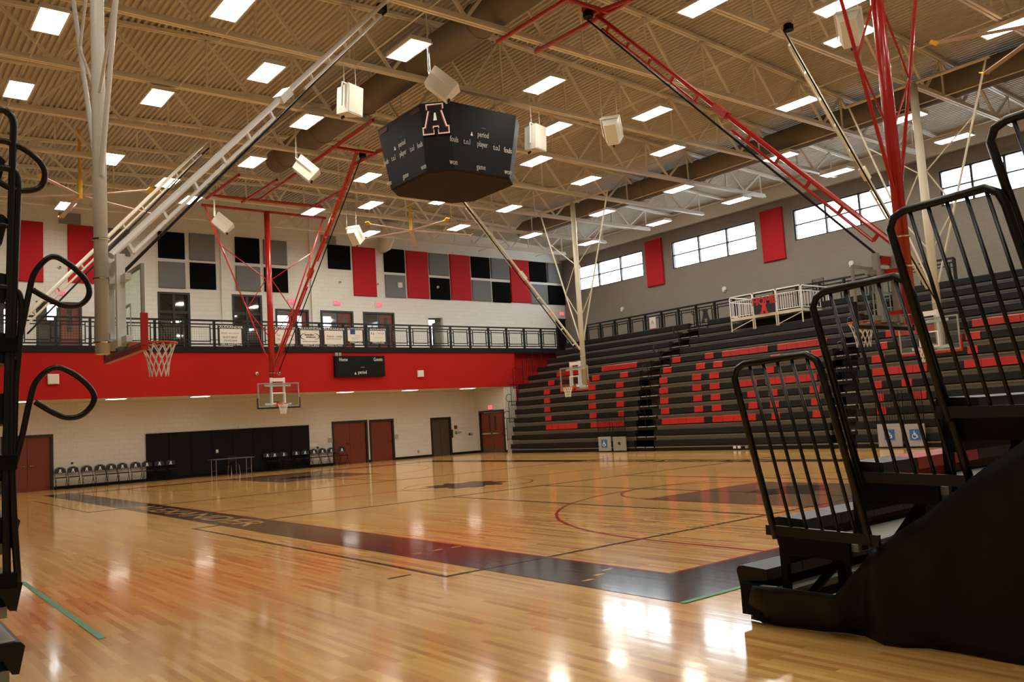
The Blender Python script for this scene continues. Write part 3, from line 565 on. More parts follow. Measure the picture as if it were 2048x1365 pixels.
    B().bar(pt-l*.35+Vector((0, 0, .02)), pt+l*.35+Vector((0, 0, .02)), .09, .09).make('strut_hanger', mastm, t); B().tube([pt+l*.2+Vector((0, 0, .0)), pt+l*.2+Vector((0, 0, -.16))], .12, 10).make('winch', 'black_metal', t)
    return t
backstop('white ceiling-hung basketball backstop in the left foreground', 2.78, 11.40, (1, 0), 2.76, 'mast_white', 'plastic_red', .265, 2.9, at_z(772, 2, 11.0), .083, vtop=5.0, bwid=1.8, sz=.25)
backstop('cream ceiling-hung backstop before the far bleachers, nearest the end wall', 24.5, 27.0, (-1, 0), 2.78, 'mast_cream', 'plastic_red', .6, 2.3, (20.0, 28.2, 11.0), .11, vtop=4.9)
backstop('cream ceiling-hung backstop before the right bleachers, behind the red mast', 24.6, 11.85, (-1, 0), 2.86, 'mast_cream', 'plastic_red', .7, 2.2, (18.4, 11.7, 11.0), .12, vtop=4.9)
backstop('red ceiling-hung backstop before the far end wall', 13.92, 33.2, (0, -1), 2.76, 'mast_red', 'plastic_black', .6, 2.7, (13.6, 25.1, 11.0), .12, vtop=4.6, zlow=3.6, sz=.6)
backstop('red ceiling-hung backstop with thick mast at the right, near the camera', 13.68, 7.3, (0, 1), 2.80, 'mast_red', 'plastic_black', .45, 2.3, (13.75, 13.6, 11.0), .105, vtop=5.0, sz=.35, plate='mast_red', carrier='grille_grey')
# far white basket of the left side is out of view; its folding strut reaches into the picture
t = thing('folding_strut_frame', 'white ladder strut rising from the left edge behind the near white mast', 'strut', at_z(410, 285, 11.0))
pt = at_z(412, 285, 11.0); pb = at_x(38, 645, 3.2); d = (pt-pb); ln = d.length; d.normalize(); dn = (Vector((0, 0, -1))-d*(-d.z)).normalized()
B().tube([pb, pt], .05, 8).make('folding_strut', 'mast_cream', t); B().tube([pb+dn*.17, pt-d*.5+dn*.17], .028, 8).make('ladder_rail', 'mast_cream', t)
for k in range(9): B().bar(pb+d*(ln*(k+.5)/9.5), pb+d*(ln*(k+.5)/9.5)+dn*.17, .05).make('ladder_rung', 'mast_cream', t)
B().tube([pb+dn*.34, pt+dn*.2], .022, 6).make('hoist_cable', 'black_metal', t)
# red carrier pipes clamped under the joists
def pipes(label, segs):
    t = thing('carrier_frame', label, 'pipe frame', at_z(*segs[0][0], ZB-.16))
    for a, b_ in segs: B().tube([at_z(*a, ZB-.16), at_z(*b_, ZB-.16)], .055, 8).make('carrier_pipe', 'mast_red', t)
pipes('red carrier pipes under the joists above the far red backstop', [((413, 397), (478, 350)), ((484, 405), (554, 360)), ((521, 398), (746, 240)), ((664, 294), (747, 306)), ((702, 332), (782, 290)), ((632, 410), (692, 377)), ((421, 391), (645, 414))])
pipes('red carrier pipes under the joists at the top of the picture', [((995, 84), (1140, -6)), ((1071, 104), (1285, -12)), ((1131, -2), (1215, 24)), ((1185, 28), (1262, -2))])
# ================================================================ THINGS ON THE WALLS
AP = [(32, 441, 86, 564, 'red', 'tall red acoustic panel at the far left edge'), (135, 450, 189, 567, 'red', 'tall red acoustic panel behind the near white mast'), (207, 456, 259.5, 512, 'grey', 'grey acoustic panel just right of the near white mast'),
 (315.6, 463, 368.4, 517.7, 'black', 'black acoustic panel, upper left of the left square of four'), (378, 467, 429, 522, 'grey', 'grey acoustic panel, upper right of the left square of four'), (316.5, 522.7, 370, 577, 'grey', 'grey acoustic panel, lower left of the left square of four'), (379.5, 525, 431, 579, 'black', 'black acoustic panel, lower right of the left square of four'),
 (469.5, 474.4, 518, 526.5, 'black', 'black acoustic panel left of the far red mast, upper row'), (526, 479.6, 573, 530, 'grey', 'grey acoustic panel behind the far red mast, upper row'), (471, 531.5, 520, 583, 'grey', 'grey acoustic panel left of the far red mast, lower row'), (528, 535, 575, 585, 'black', 'black acoustic panel behind the far red mast, lower row'),
 (655, 489.3, 699.5, 539, 'black', 'single black acoustic panel left of the first long red panel'), (705.4, 494, 751, 593, 'red', 'tall red acoustic panel beside the single black panel'), (767, 497, 808, 545.6, 'black', 'black acoustic panel above the grey one with a white box'), (770, 549, 810, 596, 'grey', 'grey acoustic panel with a small white box on it'),
 (812.7, 501.6, 855.7, 597.5, 'red', 'tall red acoustic panel, second of the four right of the far red mast'), (857, 506, 896, 551.5, 'grey', 'grey acoustic panel above the black one with a white dot'), (860, 555, 899, 600, 'black', 'black acoustic panel with a small white dot'), (900, 509, 940, 601, 'red', 'tall red acoustic panel, third of the four right of the far red mast'),
 (941.6, 513, 978, 556.7, 'black', 'black acoustic panel right of the third tall red panel, upper row'), (981, 516, 1017, 558.8, 'grey', 'grey acoustic panel left of the fourth tall red panel, upper row'), (943.6, 559.7, 981, 603, 'grey', 'grey acoustic panel right of the third tall red panel, lower row'), (984.6, 563, 1020, 605.7, 'black', 'black acoustic panel left of the fourth tall red panel, lower row'),
 (1020, 519, 1058, 606, 'red', 'tall red acoustic panel behind the cream ladder strut, nearest the corner'), (1057.5, 522.7, 1091.6, 564.6, 'black', 'black acoustic panel right of the last tall red panel, upper row'), (1094, 525.7, 1125, 566.7, 'grey', 'grey acoustic panel in the far corner, upper row'), (1060, 567.6, 1094, 609, 'grey', 'grey acoustic panel right of the last tall red panel, lower row'), (1096, 570, 1129, 610, 'black', 'black acoustic panel in the far corner, lower row')]
def soft_panel(name, lo, hi, axis, m, label):
    # fabric panel with eased edges: a slab with a smaller raised front
    b = B(); e = .03
    if axis == 'y':
        (x0, z0_), (x1, z1_) = lo, hi; y = YE-.004
        b.v = [(x0, y, z0_), (x1, y, z0_), (x1, y, z1_), (x0, y, z1_), (x0, y-.06, z0_), (x1, y-.06, z0_), (x1, y-.06, z1_), (x0, y-.06, z1_), (x0+e, y-.09, z0_+e), (x1-e, y-.09, z0_+e), (x1-e, y-.09, z1_-e), (x0+e, y-.09, z1_-e)]
    else:
        (y0, z0_), (y1, z1_) = lo, hi; x = XR-.004
        b.v = [(x, y0, z0_), (x, y1, z0_), (x, y1, z1_), (x, y0, z1_), (x-.08, y0, z0_), (x-.08, y1, z0_), (x-.08, y1, z1_), (x-.08, y0, z1_), (x-.12, y0+e, z0_+e), (x-.12, y1-e, z0_+e), (x-.12, y1-e, z1_-e), (x-.12, y0+e, z1_-e)]
    b.f = [(0, 3, 2, 1), (8, 9, 10, 11)]+[(k, (k+1) % 4, 4+(k+1) % 4, 4+k) for k in range(4)]+[(4+k, 4+(k+1) % 4, 8+(k+1) % 4, 8+k) for k in range(4)]
    return tag(b.make(name, m), label, 'acoustic panel', 'fabric acoustic panels')
for x0, y0, x1, y1, c, lab in AP:
    p = at_y(x0, (y0+y1)/2, YE); q = at_y(x1, (y0+y1)/2, YE); zt = at_y((x0+x1)/2, (y0+2.0), YE).z; zb = at_y((x0+x1)/2, y1, YE).z
    soft_panel('acoustic_panel', (p.x, zb), (q.x, zt), 'y', 'acoustic_'+c, lab)
for c4, lab in ((((1290, 484), (1323, 477), (1298, 575), (1331, 569)), 'red acoustic panel on the window wall between the first and second window'), (((1519.5, 424), (1564, 414), (1530, 525), (1573.7, 519)), 'red acoustic panel on the window wall between the second and third window')):
    v = [at_x(*c, XR) for c in c4]; soft_panel('acoustic_panel', ((v[1].y+v[3].y)/2, (v[2].z+v[3].z)/2), ((v[0].y+v[2].y)/2, (v[0].z+v[1].z)/2), 'x', 'acoustic_red', lab)
def exit_sign(p, axis, label):
    t = thing('exit_sign', label, 'sign', p); w, h = .19, .12
    if axis == 'y':
        B().box((p.x-w, p.y-.06, p.z-h), (p.x+w, p.y, p.z+h)).make('sign_box', 'white_plastic', t); B().box((p.x-w*.9, p.y-.068, p.z-h*.85), (p.x+w*.9, p.y-.061, p.z+h*.85)).make('lit_face', 'exit_red', t)
        text('sign_lettering', 'EXIT', .19, (p.x, p.y-.07, p.z), (1, 0, 0), (0, 0, 1), 'print_white', t, .8, .002)
    else:
        B().box((p.x-.06, p.y-w, p.z-h), (p.x, p.y+w, p.z+h)).make('sign_box', 'white_plastic', t); B().box((p.x-.068, p.y-w*.9, p.z-h*.85), (p.x-.061, p.y+w*.9, p.z+h*.85)).make('lit_face', 'exit_red', t)
        text('sign_lettering', 'EXIT', .19, (p.x-.07, p.y, p.z), (0, -1, 0), (0, 0, 1), 'print_white', t, .8, .002)
for px_, py_, lab in ((121, 586, 'red exit sign left of the near white mast'), (583, 603, 'red exit sign right of the far red mast'), (673, 606.6, 'red exit sign under the first long red panel, left one'), (756.7, 610, 'red exit sign right of the first long red panel'), (1102, 628, 'pale exit sign left of the pair in the far corner'), (1122, 628, 'bright exit sign above the far corner door')):
    exit_sign(at_y(px_, py_, YE), 'y', lab)
exit_sign(Vector((27.5, 37.1, at_x(985, 815, 27.5).z)), 'x', 'red exit sign above the double doors beside the bleachers')
def small_box(px_, py_, Y, s, m, label, cat, round_=False):
    p = at_y(px_, py_, Y); t = thing(cat.replace(' ', '_'), label, cat, p)
    if round_:
        B().tube([(p.x, Y, p.z), (p.x, Y-.06, p.z), (p.x, Y-.13, p.z)], [s, s, s*.7], 14).make('housing', m, t, True); B().tube([(p.x, Y-.13, p.z-.01), (p.x, Y-.15, p.z-.01)], s*.45, 12).make('lens', 'rubber', t)
    else:
        B().box((p.x-s, Y-.1, p.z-s), (p.x+s, Y, p.z+s)).make('case', m, t); B().box((p.x-s*.85, Y-.115, p.z-s*.85), (p.x+s*.85, Y-.101, p.z+s*.85)).make('grille', 'speaker_white', t)
small_box(106, 759, YB, .19, 'white_plastic', 'white wall speaker on the red band at the far left', 'wall speaker'); small_box(840, 748, YB, .16, 'white_plastic', 'white wall speaker on the red band right of the wall scoreboard', 'wall speaker')
small_box(513, 748, YB, .075, 'white_plastic', 'white security camera left of the far red mast', 'security camera', True); small_box(557, 748, YB, .075, 'white_plastic', 'white security camera right of the far red mast', 'security camera', True)
small_box(799, 571, YE-.09, .13, 'white_plastic', 'small white box on the grey acoustic panel', 'wall speaker')
for px_, py_, Y, lab in ((875, 575, YE-.09, 'white dot sensor on the black acoustic panel'), (679, 565, YE, 'white wall sensor left of the first long red panel'), (754, 569, YE, 'white wall sensor right of the first long red panel'), (119, 535, YE, 'white wall sensor between the two left red panels')): small_box(px_, py_, Y, .07, 'white_plastic', lab, 'wall sensor', True)
for px_, py_, lab in ((1450, 578, 'white wall sensor left of the announcer platform'), (1246, 618, 'white wall sensor above the far bleacher rail'), (1704, 527, 'white wall sensor above the right bleachers')):
    p = at_x(px_, py_, XR); t = thing('wall_sensor', lab, 'wall sensor', p); B().tube([(XR, p.y, p.z), (XR-.1, p.y, p.z)], .11, 12).make('housing', 'white_plastic', t); B().box((XR-.16, p.y-.05, p.z-.16), (XR-.02, p.y+.05, p.z-.06)).make('bracket', 'white_plastic', t)
# wall scoreboard on the red band
p0 = at_y(668, 755, YB); p1 = at_y(765, 713, YB); t = thing('wall_scoreboard', 'small black Home and Guests scoreboard on the red band', 'scoreboard', ((p0.x+p1.x)/2, YB, p0.z)); w = p1.x-p0.x; h = p1.z-p0.z
B().box((p0.x, YB-.18, p0.z), (p1.x, YB, p1.z)).make('cabinet', 'score_black', t); B().box((p0.x+.05, YB-.19, p0.z+.05), (p1.x-.05, YB-.181, p1.z-.05)).make('face', 'score_black', t)
for s, u, v, z in (('Home', .16, .82, .23), ('Guests', .86, .82, .23), ('period', .53, .2, .23)): text('lettering', s, z, (p0.x+w*u, YB-.195, p0.z+h*v), (1, 0, 0), (0, 0, 1), 'print_white', t, .75)
B().box((p0.x+w*.5, YB-.195, p0.z+h*.44), (p0.x+w*.58, YB-.191, p0.z+h*.46)).make('maker_mark', 'print_grey', t); q = Vector((p0.x+w*.37, YB-.192, p0.z+h*.1)); B().prism([q, q+Vector((.1, 0, 0)), q+Vector((.05, 0, .12))], (0, -.004, 0)).make('triangle_mark', 'print_white', t)
for k in (0, 1): B().box((p0.x+.06+.17*k, YB-.14, p1.z), (p0.x+.18+.17*k, YB-.02, p1.z+.16)).make('conduit_box', 'grille_grey', t)
# slim lights in the soffit
for i, px_ in enumerate((40, 232, 400, 690, 820, 935)):
    x = at_y(px_, 795-(px_-40)*.0212, YB+.7).x; tt = thing('soffit_light', 'slim light in the soffit under the red band, %s from the left' % ORD[i], 'light', (x, YB+.7, ZS), 'soffit lights'); B().box((x-.36, YB+.45, ZS-.03), (x+.36, YB+.95, ZS)).make('housing', 'white_plastic', tt); B().box((x-.34, YB+.48, ZS-.036), (x+.34, YB+.92, ZS-.031)).make('diffuser', 'soffit_lamp', tt)
# black wall padding in sections
pa = at_y(291, 880, YW); pb_ = at_y(617, 861, YW); t = thing('wall_padding', 'black wall padding behind the table and chairs under the balcony', 'wall pad', ((pa.x+pb_.x)/2, YW, 0)); n = 8
for k in range(n):
    x0 = pa.x+(pb_.x-pa.x)*k/n; x1 = pa.x+(pb_.x-pa.x)*(k+1)/n
    b = B(); e = .03; y = YW-.025; zt = 2.02; z_ = .1; b.v = [(x0, y, z_), (x1, y, z_), (x1, y, zt), (x0, y, zt), (x0+.004, y-.05, z_), (x1-.004, y-.05, z_), (x1-.004, y-.05, zt), (x0+.004, y-.05, zt), (x0+e, y-.065, z_+e), (x1-e, y-.065, z_+e), (x1-e, y-.065, zt-e), (x0+e, y-.065, zt-e)]
    b.f = [(0, 3, 2, 1), (8, 9, 10, 11)]+[(k_, (k_+1) % 4, 4+(k_+1) % 4, 4+k_) for k_ in range(4)]+[(4+k_, 4+(k_+1) % 4, 8+(k_+1) % 4, 8+k_) for k_ in range(4)]; b.make('pad_section', 'pad_black', t)
# small plates on the lower wall
for px_, py_, w, h, m, lab, cat in ((660, 881, .12, .1, 'print_grey', 'small red and grey room sign left of the double door', 'sign'), (792, 874, .12, .1, 'print_grey', 'small red and grey room sign right of the single door', 'sign'), (625, 891, .2, .08, 'white_plastic', 'white notice above the right row of chairs', 'sign'), (904, 868, .05, .22, 'print_black', 'narrow dark call plate right of the elevator', 'panel'), (911, 855, .09, .1, 'door_wood', 'brown sign right of the elevator', 'sign'), (912, 866, .07, .08, 'tape_green', 'small green sign right of the elevator', 'sign'), (919, 865, .1, .05, 'print_grey', 'small grey room sign right of the elevator', 'sign'),
        (837, 904, .05, .07, 'grille_grey', 'wall outlet left of the elevator', 'outlet'), (939, 869, .05, .06, 'print_black', 'dark wall switch left of the corner doors', 'switch'), (943.5, 869, .05, .06, 'grille_grey', 'grey wall switch left of the corner doors', 'switch'), (144, 927, .04, .04, 'print_black', 'small dark wall outlet above the left chairs', 'outlet'), (635, 896, .05, .05, 'print_black', 'small dark wall outlet above the right chairs', 'outlet'),
        (434, 903, .05, .07, 'white_plastic', 'pale outlet plate in the black padding', 'outlet'), (153, 872, .1, .12, 'plain_cream', 'cream strobe box above the left chairs', 'wall box'), (481, 857, .1, .12, 'plain_cream', 'cream strobe box above the black padding', 'wall box'), (796, 842, .1, .12, 'plain_cream', 'cream strobe box right of the single door', 'wall box')):
    Yp = YW-(.09 if px_ == 434 else 0); p = at_y(px_, py_, Yp); nm = cat.replace(' ', '_'); o = B().box((p.x-w, Yp-.035, p.z-h), (p.x+w, Yp, p.z+h)).box((p.x-w*.8, Yp-.04, p.z-h*.8), (p.x+w*.8, Yp-.034, p.z+h*.8)).make('wall_'+nm if nm in ('sign', 'panel', 'outlet', 'switch') else nm, m); tag(o, lab, cat)

# ================================================================ BALCONY RAILING AND BANNERS
MESHI = {}
def railing(label, P, us, z0_, z1_, name='balcony_railing', mesh_from=None):
    # P(u) -> point on the rail line; us = post positions
    t = thing(name, label, 'railing', P(us[0])+Vector((0, 0, z0_))); Z = lambda u, z: P(u)+Vector((0, 0, z))
    B().bar(Z(us[0], z1_-.03), Z(us[-1], z1_-.035), .12, .07).make('top_rail', 'rail_black', t)
    for z in (z1_-.19, z0_+.1): B().bar(Z(us[0], z), Z(us[-1], z), .055, .055).make('rail_bar', 'rail_black', t)
    for u in us: B().bar(Z(u, z0_), Z(u, z1_-.06), .095).make('post', 'rail_black', t)
    for a, c in zip(us, us[1:]):
        m = .17; zl, zh = z0_+.22, z1_-.31; a1, c1 = a+m, c-m; f = B()
        for q0, q1 in (((a1, zl), (c1, zl)), ((a1, zh), (c1, zh)), ((a1, zl), (a1, zh)), ((c1, zl), (c1, zh))): f.bar(Z(*q0), Z(*q1), .042)
        for u, z in ((a1, zl), (c1, zl), (a1, zh), (c1, zh)):
            f.bar(Z(u, z), Z(u, z0_+.1 if z == zl else z1_-.19), .032); f.bar(Z(u, z+(.06 if z == zl else -.06)), Z(a if u == a1 else c, z+(.06 if z == zl else -.06)), .032)
        fr = f.make('panel_frame', 'rail_black', t)
        if mesh_from is None or a <= mesh_from:
            wv = B(); k = 1
            while a1+.1*k < c1-.03: wv.bar(Z(a1+.1*k, zl), Z(a1+.1*k, zh), .006); k += 1
            k = 1
            while zl+.1*k < zh-.03: wv.bar(Z(a1, zl+.1*k), Z(c1, zl+.1*k), .006); k += 1
            wv.make('wire_infill', 'grille_grey', fr)
    return t
px0 = at_y(939, 660, YB).x; px4 = at_y(1081.6, 670, YB).x; stp = (px4-px0)/4
xs = [px0+stp*k for k in range(-21, 7) if px0+stp*k > 1.0 and px0+stp*k < 32.4]
railing('long black balcony railing across the far end, with sponsor banners', lambda u: Vector((u, YB, 0)), xs, ZD, 6.63)
YA = at_x(1173.4, 670, 32.3).y; YZ = at_x(1392.7, 625, 32.3).y; st = (YA-YZ)/7
ys = [YA-st*k for k in range(0, 19)]
railing('black railing along the top of the long bleachers', lambda u: Vector((32.3, -u, 0)), [-y for y in ys], ZD, 6.66)
# emblem plates in that railing
y = at_x(1412, 630, 32.3).y; tag(block_a('rail_emblem', (32.262, y, 6.05), (0, -1, 0), (0, 0, 1), .55, .62, 'print_black', None), 'black letter A emblem fixed to the upper bleacher railing', 'emblem')
y = at_x(1307, 645, 32.3).y; t = thing('rail_notice', 'small white notice with red foot on the upper bleacher railing', 'sign', (32.2, y, 6.0)); B().box((32.23, y-.2, 5.85), (32.262, y+.2, 6.42)).make('sheet', 'cloth_white', t); B().box((32.23, y-.2, 5.75), (32.262, y+.2, 5.85)).make('red_strip', 'print_red', t)
text('notice_mark', 'A', .3, (32.222, y, 6.15), (0, -1, 0), (0, 0, 1), 'print_grey', t)
def banner(x0, x1, yt, yb, lines, foot, lab, loose=False):
    p = at_y(x0, yb, YB-.07); q = at_y(x1, yt, YB-.07); Y = YB-.07; w = q.x-p.x; h = q.z-p.z; c = (p.x+q.x)/2
    t = thing('sponsor_banner', lab, 'banner', (c, Y, p.z), 'sponsor banners on the balcony railing'); b = B(); n = 10
    for k in range(n+1):
        x = p.x+w*k/n; s = .012*math.sin(k*1.9) if loose else .004*math.sin(k*2.1)
        b.v += [(x, Y+s, p.z), (x, Y-s, q.z), (x, Y+s-.008, p.z), (x, Y-s-.008, q.z)]
    for k in range(n): i = 4*k; b.f += [(i, i+4, i+5, i+1), (i+2, i+3, i+7, i+6), (i, i+2, i+6, i+4), (i+1, i+5, i+7, i+3)]
    b.f += [(0, 1, 3, 2), (4*n, 4*n+2, 4*n+3, 4*n+1)]; b.make('sheet', 'print_black' , t)
    fy = Y-.025; B().box((p.x+w*.07, fy-.004, p.z+h*.13), (q.x-w*.12, fy, q.z-h*.15)).make('white_field', 'cloth_white', t)
    fy -= .008
    text('banner_heading', 'ALEXANDER', h*.17, (c, fy, q.z-h*.07), (1, 0, 0), (0, 0, 1), 'print_white', t, min(1.25, w/(h*.95)), .002)
    text('banner_footer', foot, h*.15, (c, fy, p.z+h*.06), (1, 0, 0), (0, 0, 1), 'print_white', t, min(1.1, 9*w/(h*.8*len(foot)+1)), .002)
    for s, u, v, sz, m, xs_ in lines: text('banner_print', s, h*sz, (p.x+w*u, fy, p.z+h*v), (1, 0, 0), (0, 0, 1), m, t, xs_, .002)
    return t, p, q, fy
def print_bars(t, p, q, fy, bars, m='print_grey'):
    # lettering too small to read in the photograph: rows of short strokes
    w, h = q.x-p.x, q.z-p.z; rr = random.Random(11); b = B()
    for u0, u1, v, th in bars:
        u = u0
        while u < u1:
            l = rr.uniform(.012, .03); b.box((p.x+w*u, fy-.003, p.z+h*(v-th/2)), (p.x+w*min(u+l, u1), fy, p.z+h*(v+th/2*rr.uniform(.3, 1)))); u += l+.012
    b.make('fine_print', m, t)
t, p, q, fy = banner(436, 488, 653, 692, [("BUD'S BENZ", .46, .42, .14, 'print_black', .95), ('770.942.8444', .46, .25, .14, 'print_black', .9)], 'GIRLS BASKETBALL', 'leftmost sponsor banner, white with black telephone number'); print_bars(t, p, q, fy, [(.12, .34, .64, .09), (.4, .8, .63, .06)])
banner(547, 594, 655, 693, [('Tae', .2, .58, .17, 'print_red', .8), ('ning', .75, .58, .17, 'print_red', .8), ('770-', .2, .34, .17, 'print_red', .75), ('090', .77, .34, .17, 'print_red', .75)], 'WRESTLING', 'sponsor banner with red lettering behind the far red mast')
t, p, q, fy = banner(598, 643, 656, 694, [], 'WRESTLING', 'sponsor banner with a dark swoosh oval around its print')
cx, cz = (p.x+q.x)/2-.03, p.z+(q.z-p.z)*.53; ww = (q.x-p.x)
for s in (-1, 1): B().tube([(cx+s*ww*.40*math.cos(R_(a)), fy-.004, cz+.17*math.sin(R_(a))) for a in (65, 40, 15, -10, -35, -60)], [.004, .014, .02, .018, .012, .004], 5).make('swoosh', 'print_black', t)
print_bars(t, p, q, fy, [(.25, .65, .62, .09), (.3, .72, .5, .07), (.15, .8, .27, .04)], 'print_black')
t, p, q, fy = banner(646, 690, 657, 694, [('Reserve', .33, .55, .17, 'print_red', .75), ('Comfort', .70, .55, .15, 'print_blue', .7)], 'WRESTLING', 'sponsor banner with red and blue lettering side by side'); print_bars(t, p, q, fy, [(.15, .8, .42, .05)])
t, p, q, fy = banner(693, 728, 657, 687, [], 'WRESTLING', 'smaller creased sponsor banner with a blue square', True); print_bars(t, p, q, fy, [(.45, .75, .5, .05), (.25, .75, .36, .04), (.3, .65, .27, .04)])
B().box((p.x+.2, fy-.004, p.z+.42), (p.x+.45, fy, p.z+.66)).make('blue_square', 'print_blue', t)
t, p, q, fy = banner(737, 774, 658, 688, [], 'WRESTLING', 'smaller creased sponsor banner with two dark marks, rightmost of the banners', True); print_bars(t, p, q, fy, [(.48, .8, .68, .08), (.25, .75, .4, .04)]); print_bars(t, p, q, fy, [(.14, .18, .68, .16), (.24, .28, .66, .16)], 'print_blue')

# ================================================================ FOLDING CHAIRS AND TABLE
def chair_meshes():
    d = {}
    b = B(); n = 9
    for k in range(n+1):
        u = -1+2*k/n; zt = .80-.07*u*u; yy = .20+.03*(1-u*u); b.v += [(u*.215, yy, .60), (u*.215, yy+.03, zt), (u*.215, yy-.02, .60), (u*.215, yy+.01, zt)]
    for k in range(n): i = 4*k; b.f += [(i, i+4, i+5, i+1), (i+2, i+3, i+7, i+6), (i, i+2, i+6, i+4), (i+1, i+5, i+7, i+3)]
    b.f += [(0, 1, 3, 2), (4*n, 4*n+2, 4*n+3, 4*n+1)]; d['backrest'] = b.mesh('backrest', 'plastic_black')
    d['seat'] = B().box((-.2, -.2, .42), (.2, .17, .455)).box((-.18, -.22, .425), (.18, -.2, .45)).mesh('seat', 'plastic_black')
    d['front_frame'] = B().tube([(-.225, -.26, .0), (-.225, .21, .62), (-.20, .245, .76), (-.1, .255, .81), (.1, .255, .81), (.2, .245, .76), (.225, .21, .62), (.225, -.26, 0)], .012, 6).mesh('front_frame', 'black_metal')
    d['rear_frame'] = B().tube([(-.2, .26, 0), (-.2, -.12, .43), (.2, -.12, .43), (.2, .26, 0)], .011, 6).mesh('rear_frame', 'black_metal')
    d['crossbar'] = B().tube([(-.2, .19, .08), (.2, .19, .08)], .009, 6).tube([(-.22, -.19, .1), (.22, -.19, .1)], .009, 6).mesh('crossbar', 'black_metal')
    b = B(); pts = [(x*.13, .185, .68+(y-.5)*.13) for x, y in a_outline(1, 1)]; b.prism(pts, (0, -.004, 0)); d['back_emblem'] = b.mesh('back_emblem', 'print_white')
    return d
CM = chair_meshes()
def chair(x, y, rz, label, grp):
    t = thing('folding_chair', label, 'chair', (x, y, 0), grp); t.rotation_euler.z = R_(rz); t.scale = (.90, 1, 1.06)
    for nm, me in CM.items():
        o = bpy.data.objects.new(nm, me); COL.objects.link(o); o.parent = t
for i, px_ in enumerate((122, 147.8, 176, 202, 225, 247.4, 273.5, 297, 321.6, 344.5)):
    x = at_y(px_, 950, YW-.42).x; chair(x, YW-.42, random.uniform(-4, 4), 'black folding chair with white A, %s from the left in the left row' % ORD[i], 'left row of folding chairs')
for i, (px_, dy, rz) in enumerate(((538.7, -.45, 3), (551, -.95, -14), (558.6, -.42, 16), (572.7, -.8, 10), (596, -.45, -3), (614, -.45, 0), (632, -.42, 2), (649, -.42, 0), (666.4, -.42, -2), (687.5, -.55, -4))):
    x = at_y(px_, 915, YW+dy).x; chair(x, YW+dy, rz, 'black folding chair with white A, %s from the left in the right row' % ORD[i], 'right row of folding chairs')
p = at_y(422, 930, YW-1.3); q = at_y(503, 925, YW-1.3); t = thing('folding_table', 'folding table with grey top before the black padding', 'table', ((p.x+q.x)/2, YW-1.3, 0))
B().box((p.x, YW-1.68, .72), (q.x, YW-.92, .755)).make('table_top', 'table_grey', t)
for x in (p.x+.12, q.x-.12):
    for y in (YW-1.6, YW-1.0): B().tube([(x, y, 0), (x, y, .72)], .014, 6).make('leg', 'chrome', t)
    B().tube([(x, YW-1.6, .25), (x, YW-1.0, .25)], .01, 6).make('leg_brace', 'chrome', t)
x = at_y(467, 930, YW-.5).x; t = thing('school_chair', 'small dark plastic chair with chrome legs behind the table', 'chair', (x, YW-.55, 0))
B().box((x-.2, YW-.75, .43), (x+.2, YW-.38, .46)).make('seat', 'plastic_black', t); B().box((x-.2, YW-.38, .58), (x+.2, YW-.35, .84)).make('backrest', 'plastic_black', t)
for sx in (-1, 1): B().tube([(x+sx*.2, YW-.78, 0), (x+sx*.17, YW-.7, .43)], .012, 6).make('leg', 'chrome', t); B().tube([(x+sx*.2, YW-.32, 0), (x+sx*.17, YW-.36, .45), (x+sx*.17, YW-.365, .6)], .012, 6).make('leg', 'chrome', t)
# ================================================================ LONG BLEACHERS ON THE WINDOW SIDE
def y_at_px(px_, X, z):
    # where the line (X, *, z) crosses picture column px
    k = (px_-1024)/FPX; n = CR-_f*k; return -(n.x*X+n.z*(z-EYE))/n.y
NR = 13
def rx(k): return 26.6+.1*k if k <= 7 else 27.3+.68*(k-7)
def rz_(k): return .33+.43*k
LET = {2: [(1092, 1155), (1181, 1248), (1323.7, 1408), (1424.8, 1512), (1543, 1560), (1625, 1644), (1754, 1773), (1853, 1861)],
 3: [(1090.5, 1103), (1179, 1193), (1236, 1248), (1321.6, 1338.6), (1388.5, 1406), (1423.6, 1442.4), (1497, 1515), (1540, 1558), (1622, 1642), (1750, 1768), (1824, 1853)],
 4: [(1088.5, 1100.5), (1177, 1192), (1233, 1248), (1320, 1337), (1386.7, 1404.3), (1421.3, 1440.3), (1494.6, 1513.6), (1537, 1555), (1619, 1639.6), (1747, 1764), (1803, 1824)],
 5: [(1088, 1100), (1177, 1191), (1232, 1247), (1318.4, 1336.3), (1384.6, 1402.8), (1419.2, 1438.9), (1474, 1513.6), (1531, 1634), (1744.6, 1854), (1928, 2075)],
 6: [(1087.5, 1100), (1176, 1191), (1232, 1247), (1317.8, 1334.8), (1384, 1402.2), (1418.3, 1438), (1530, 1548), (1613, 1631), (1743, 1770), (1843, 1871), (1934.6, 1956)],
 7: [(1096, 1108.5), (1184, 1199), (1240, 1256), (1326, 1343), (1392, 1410), (1426.3, 1444.7), (1540, 1560), (1622, 1644), (1756.5, 1775), (1930.6, 1961)],
 8: [(1113, 1175), (1203, 1274), (1344.2, 1361.2), (1409.6, 1427), (1443.8, 1535.6), (1554.6, 1654), (1771, 1870), (1944, 2075)]}
SEC = [(1026, 1272, 'left'), (1312, 1662, 'middle'), (1714, 2600, 'right')]
SY_ = []
for a, b_, nm in SEC:
    y1 = y_at_px(a, 26.8, 1.0); y0 = y_at_px(b_, 26.8, 1.0) if b_ < 2100 else 2.5; SY_.append((y0, y1))
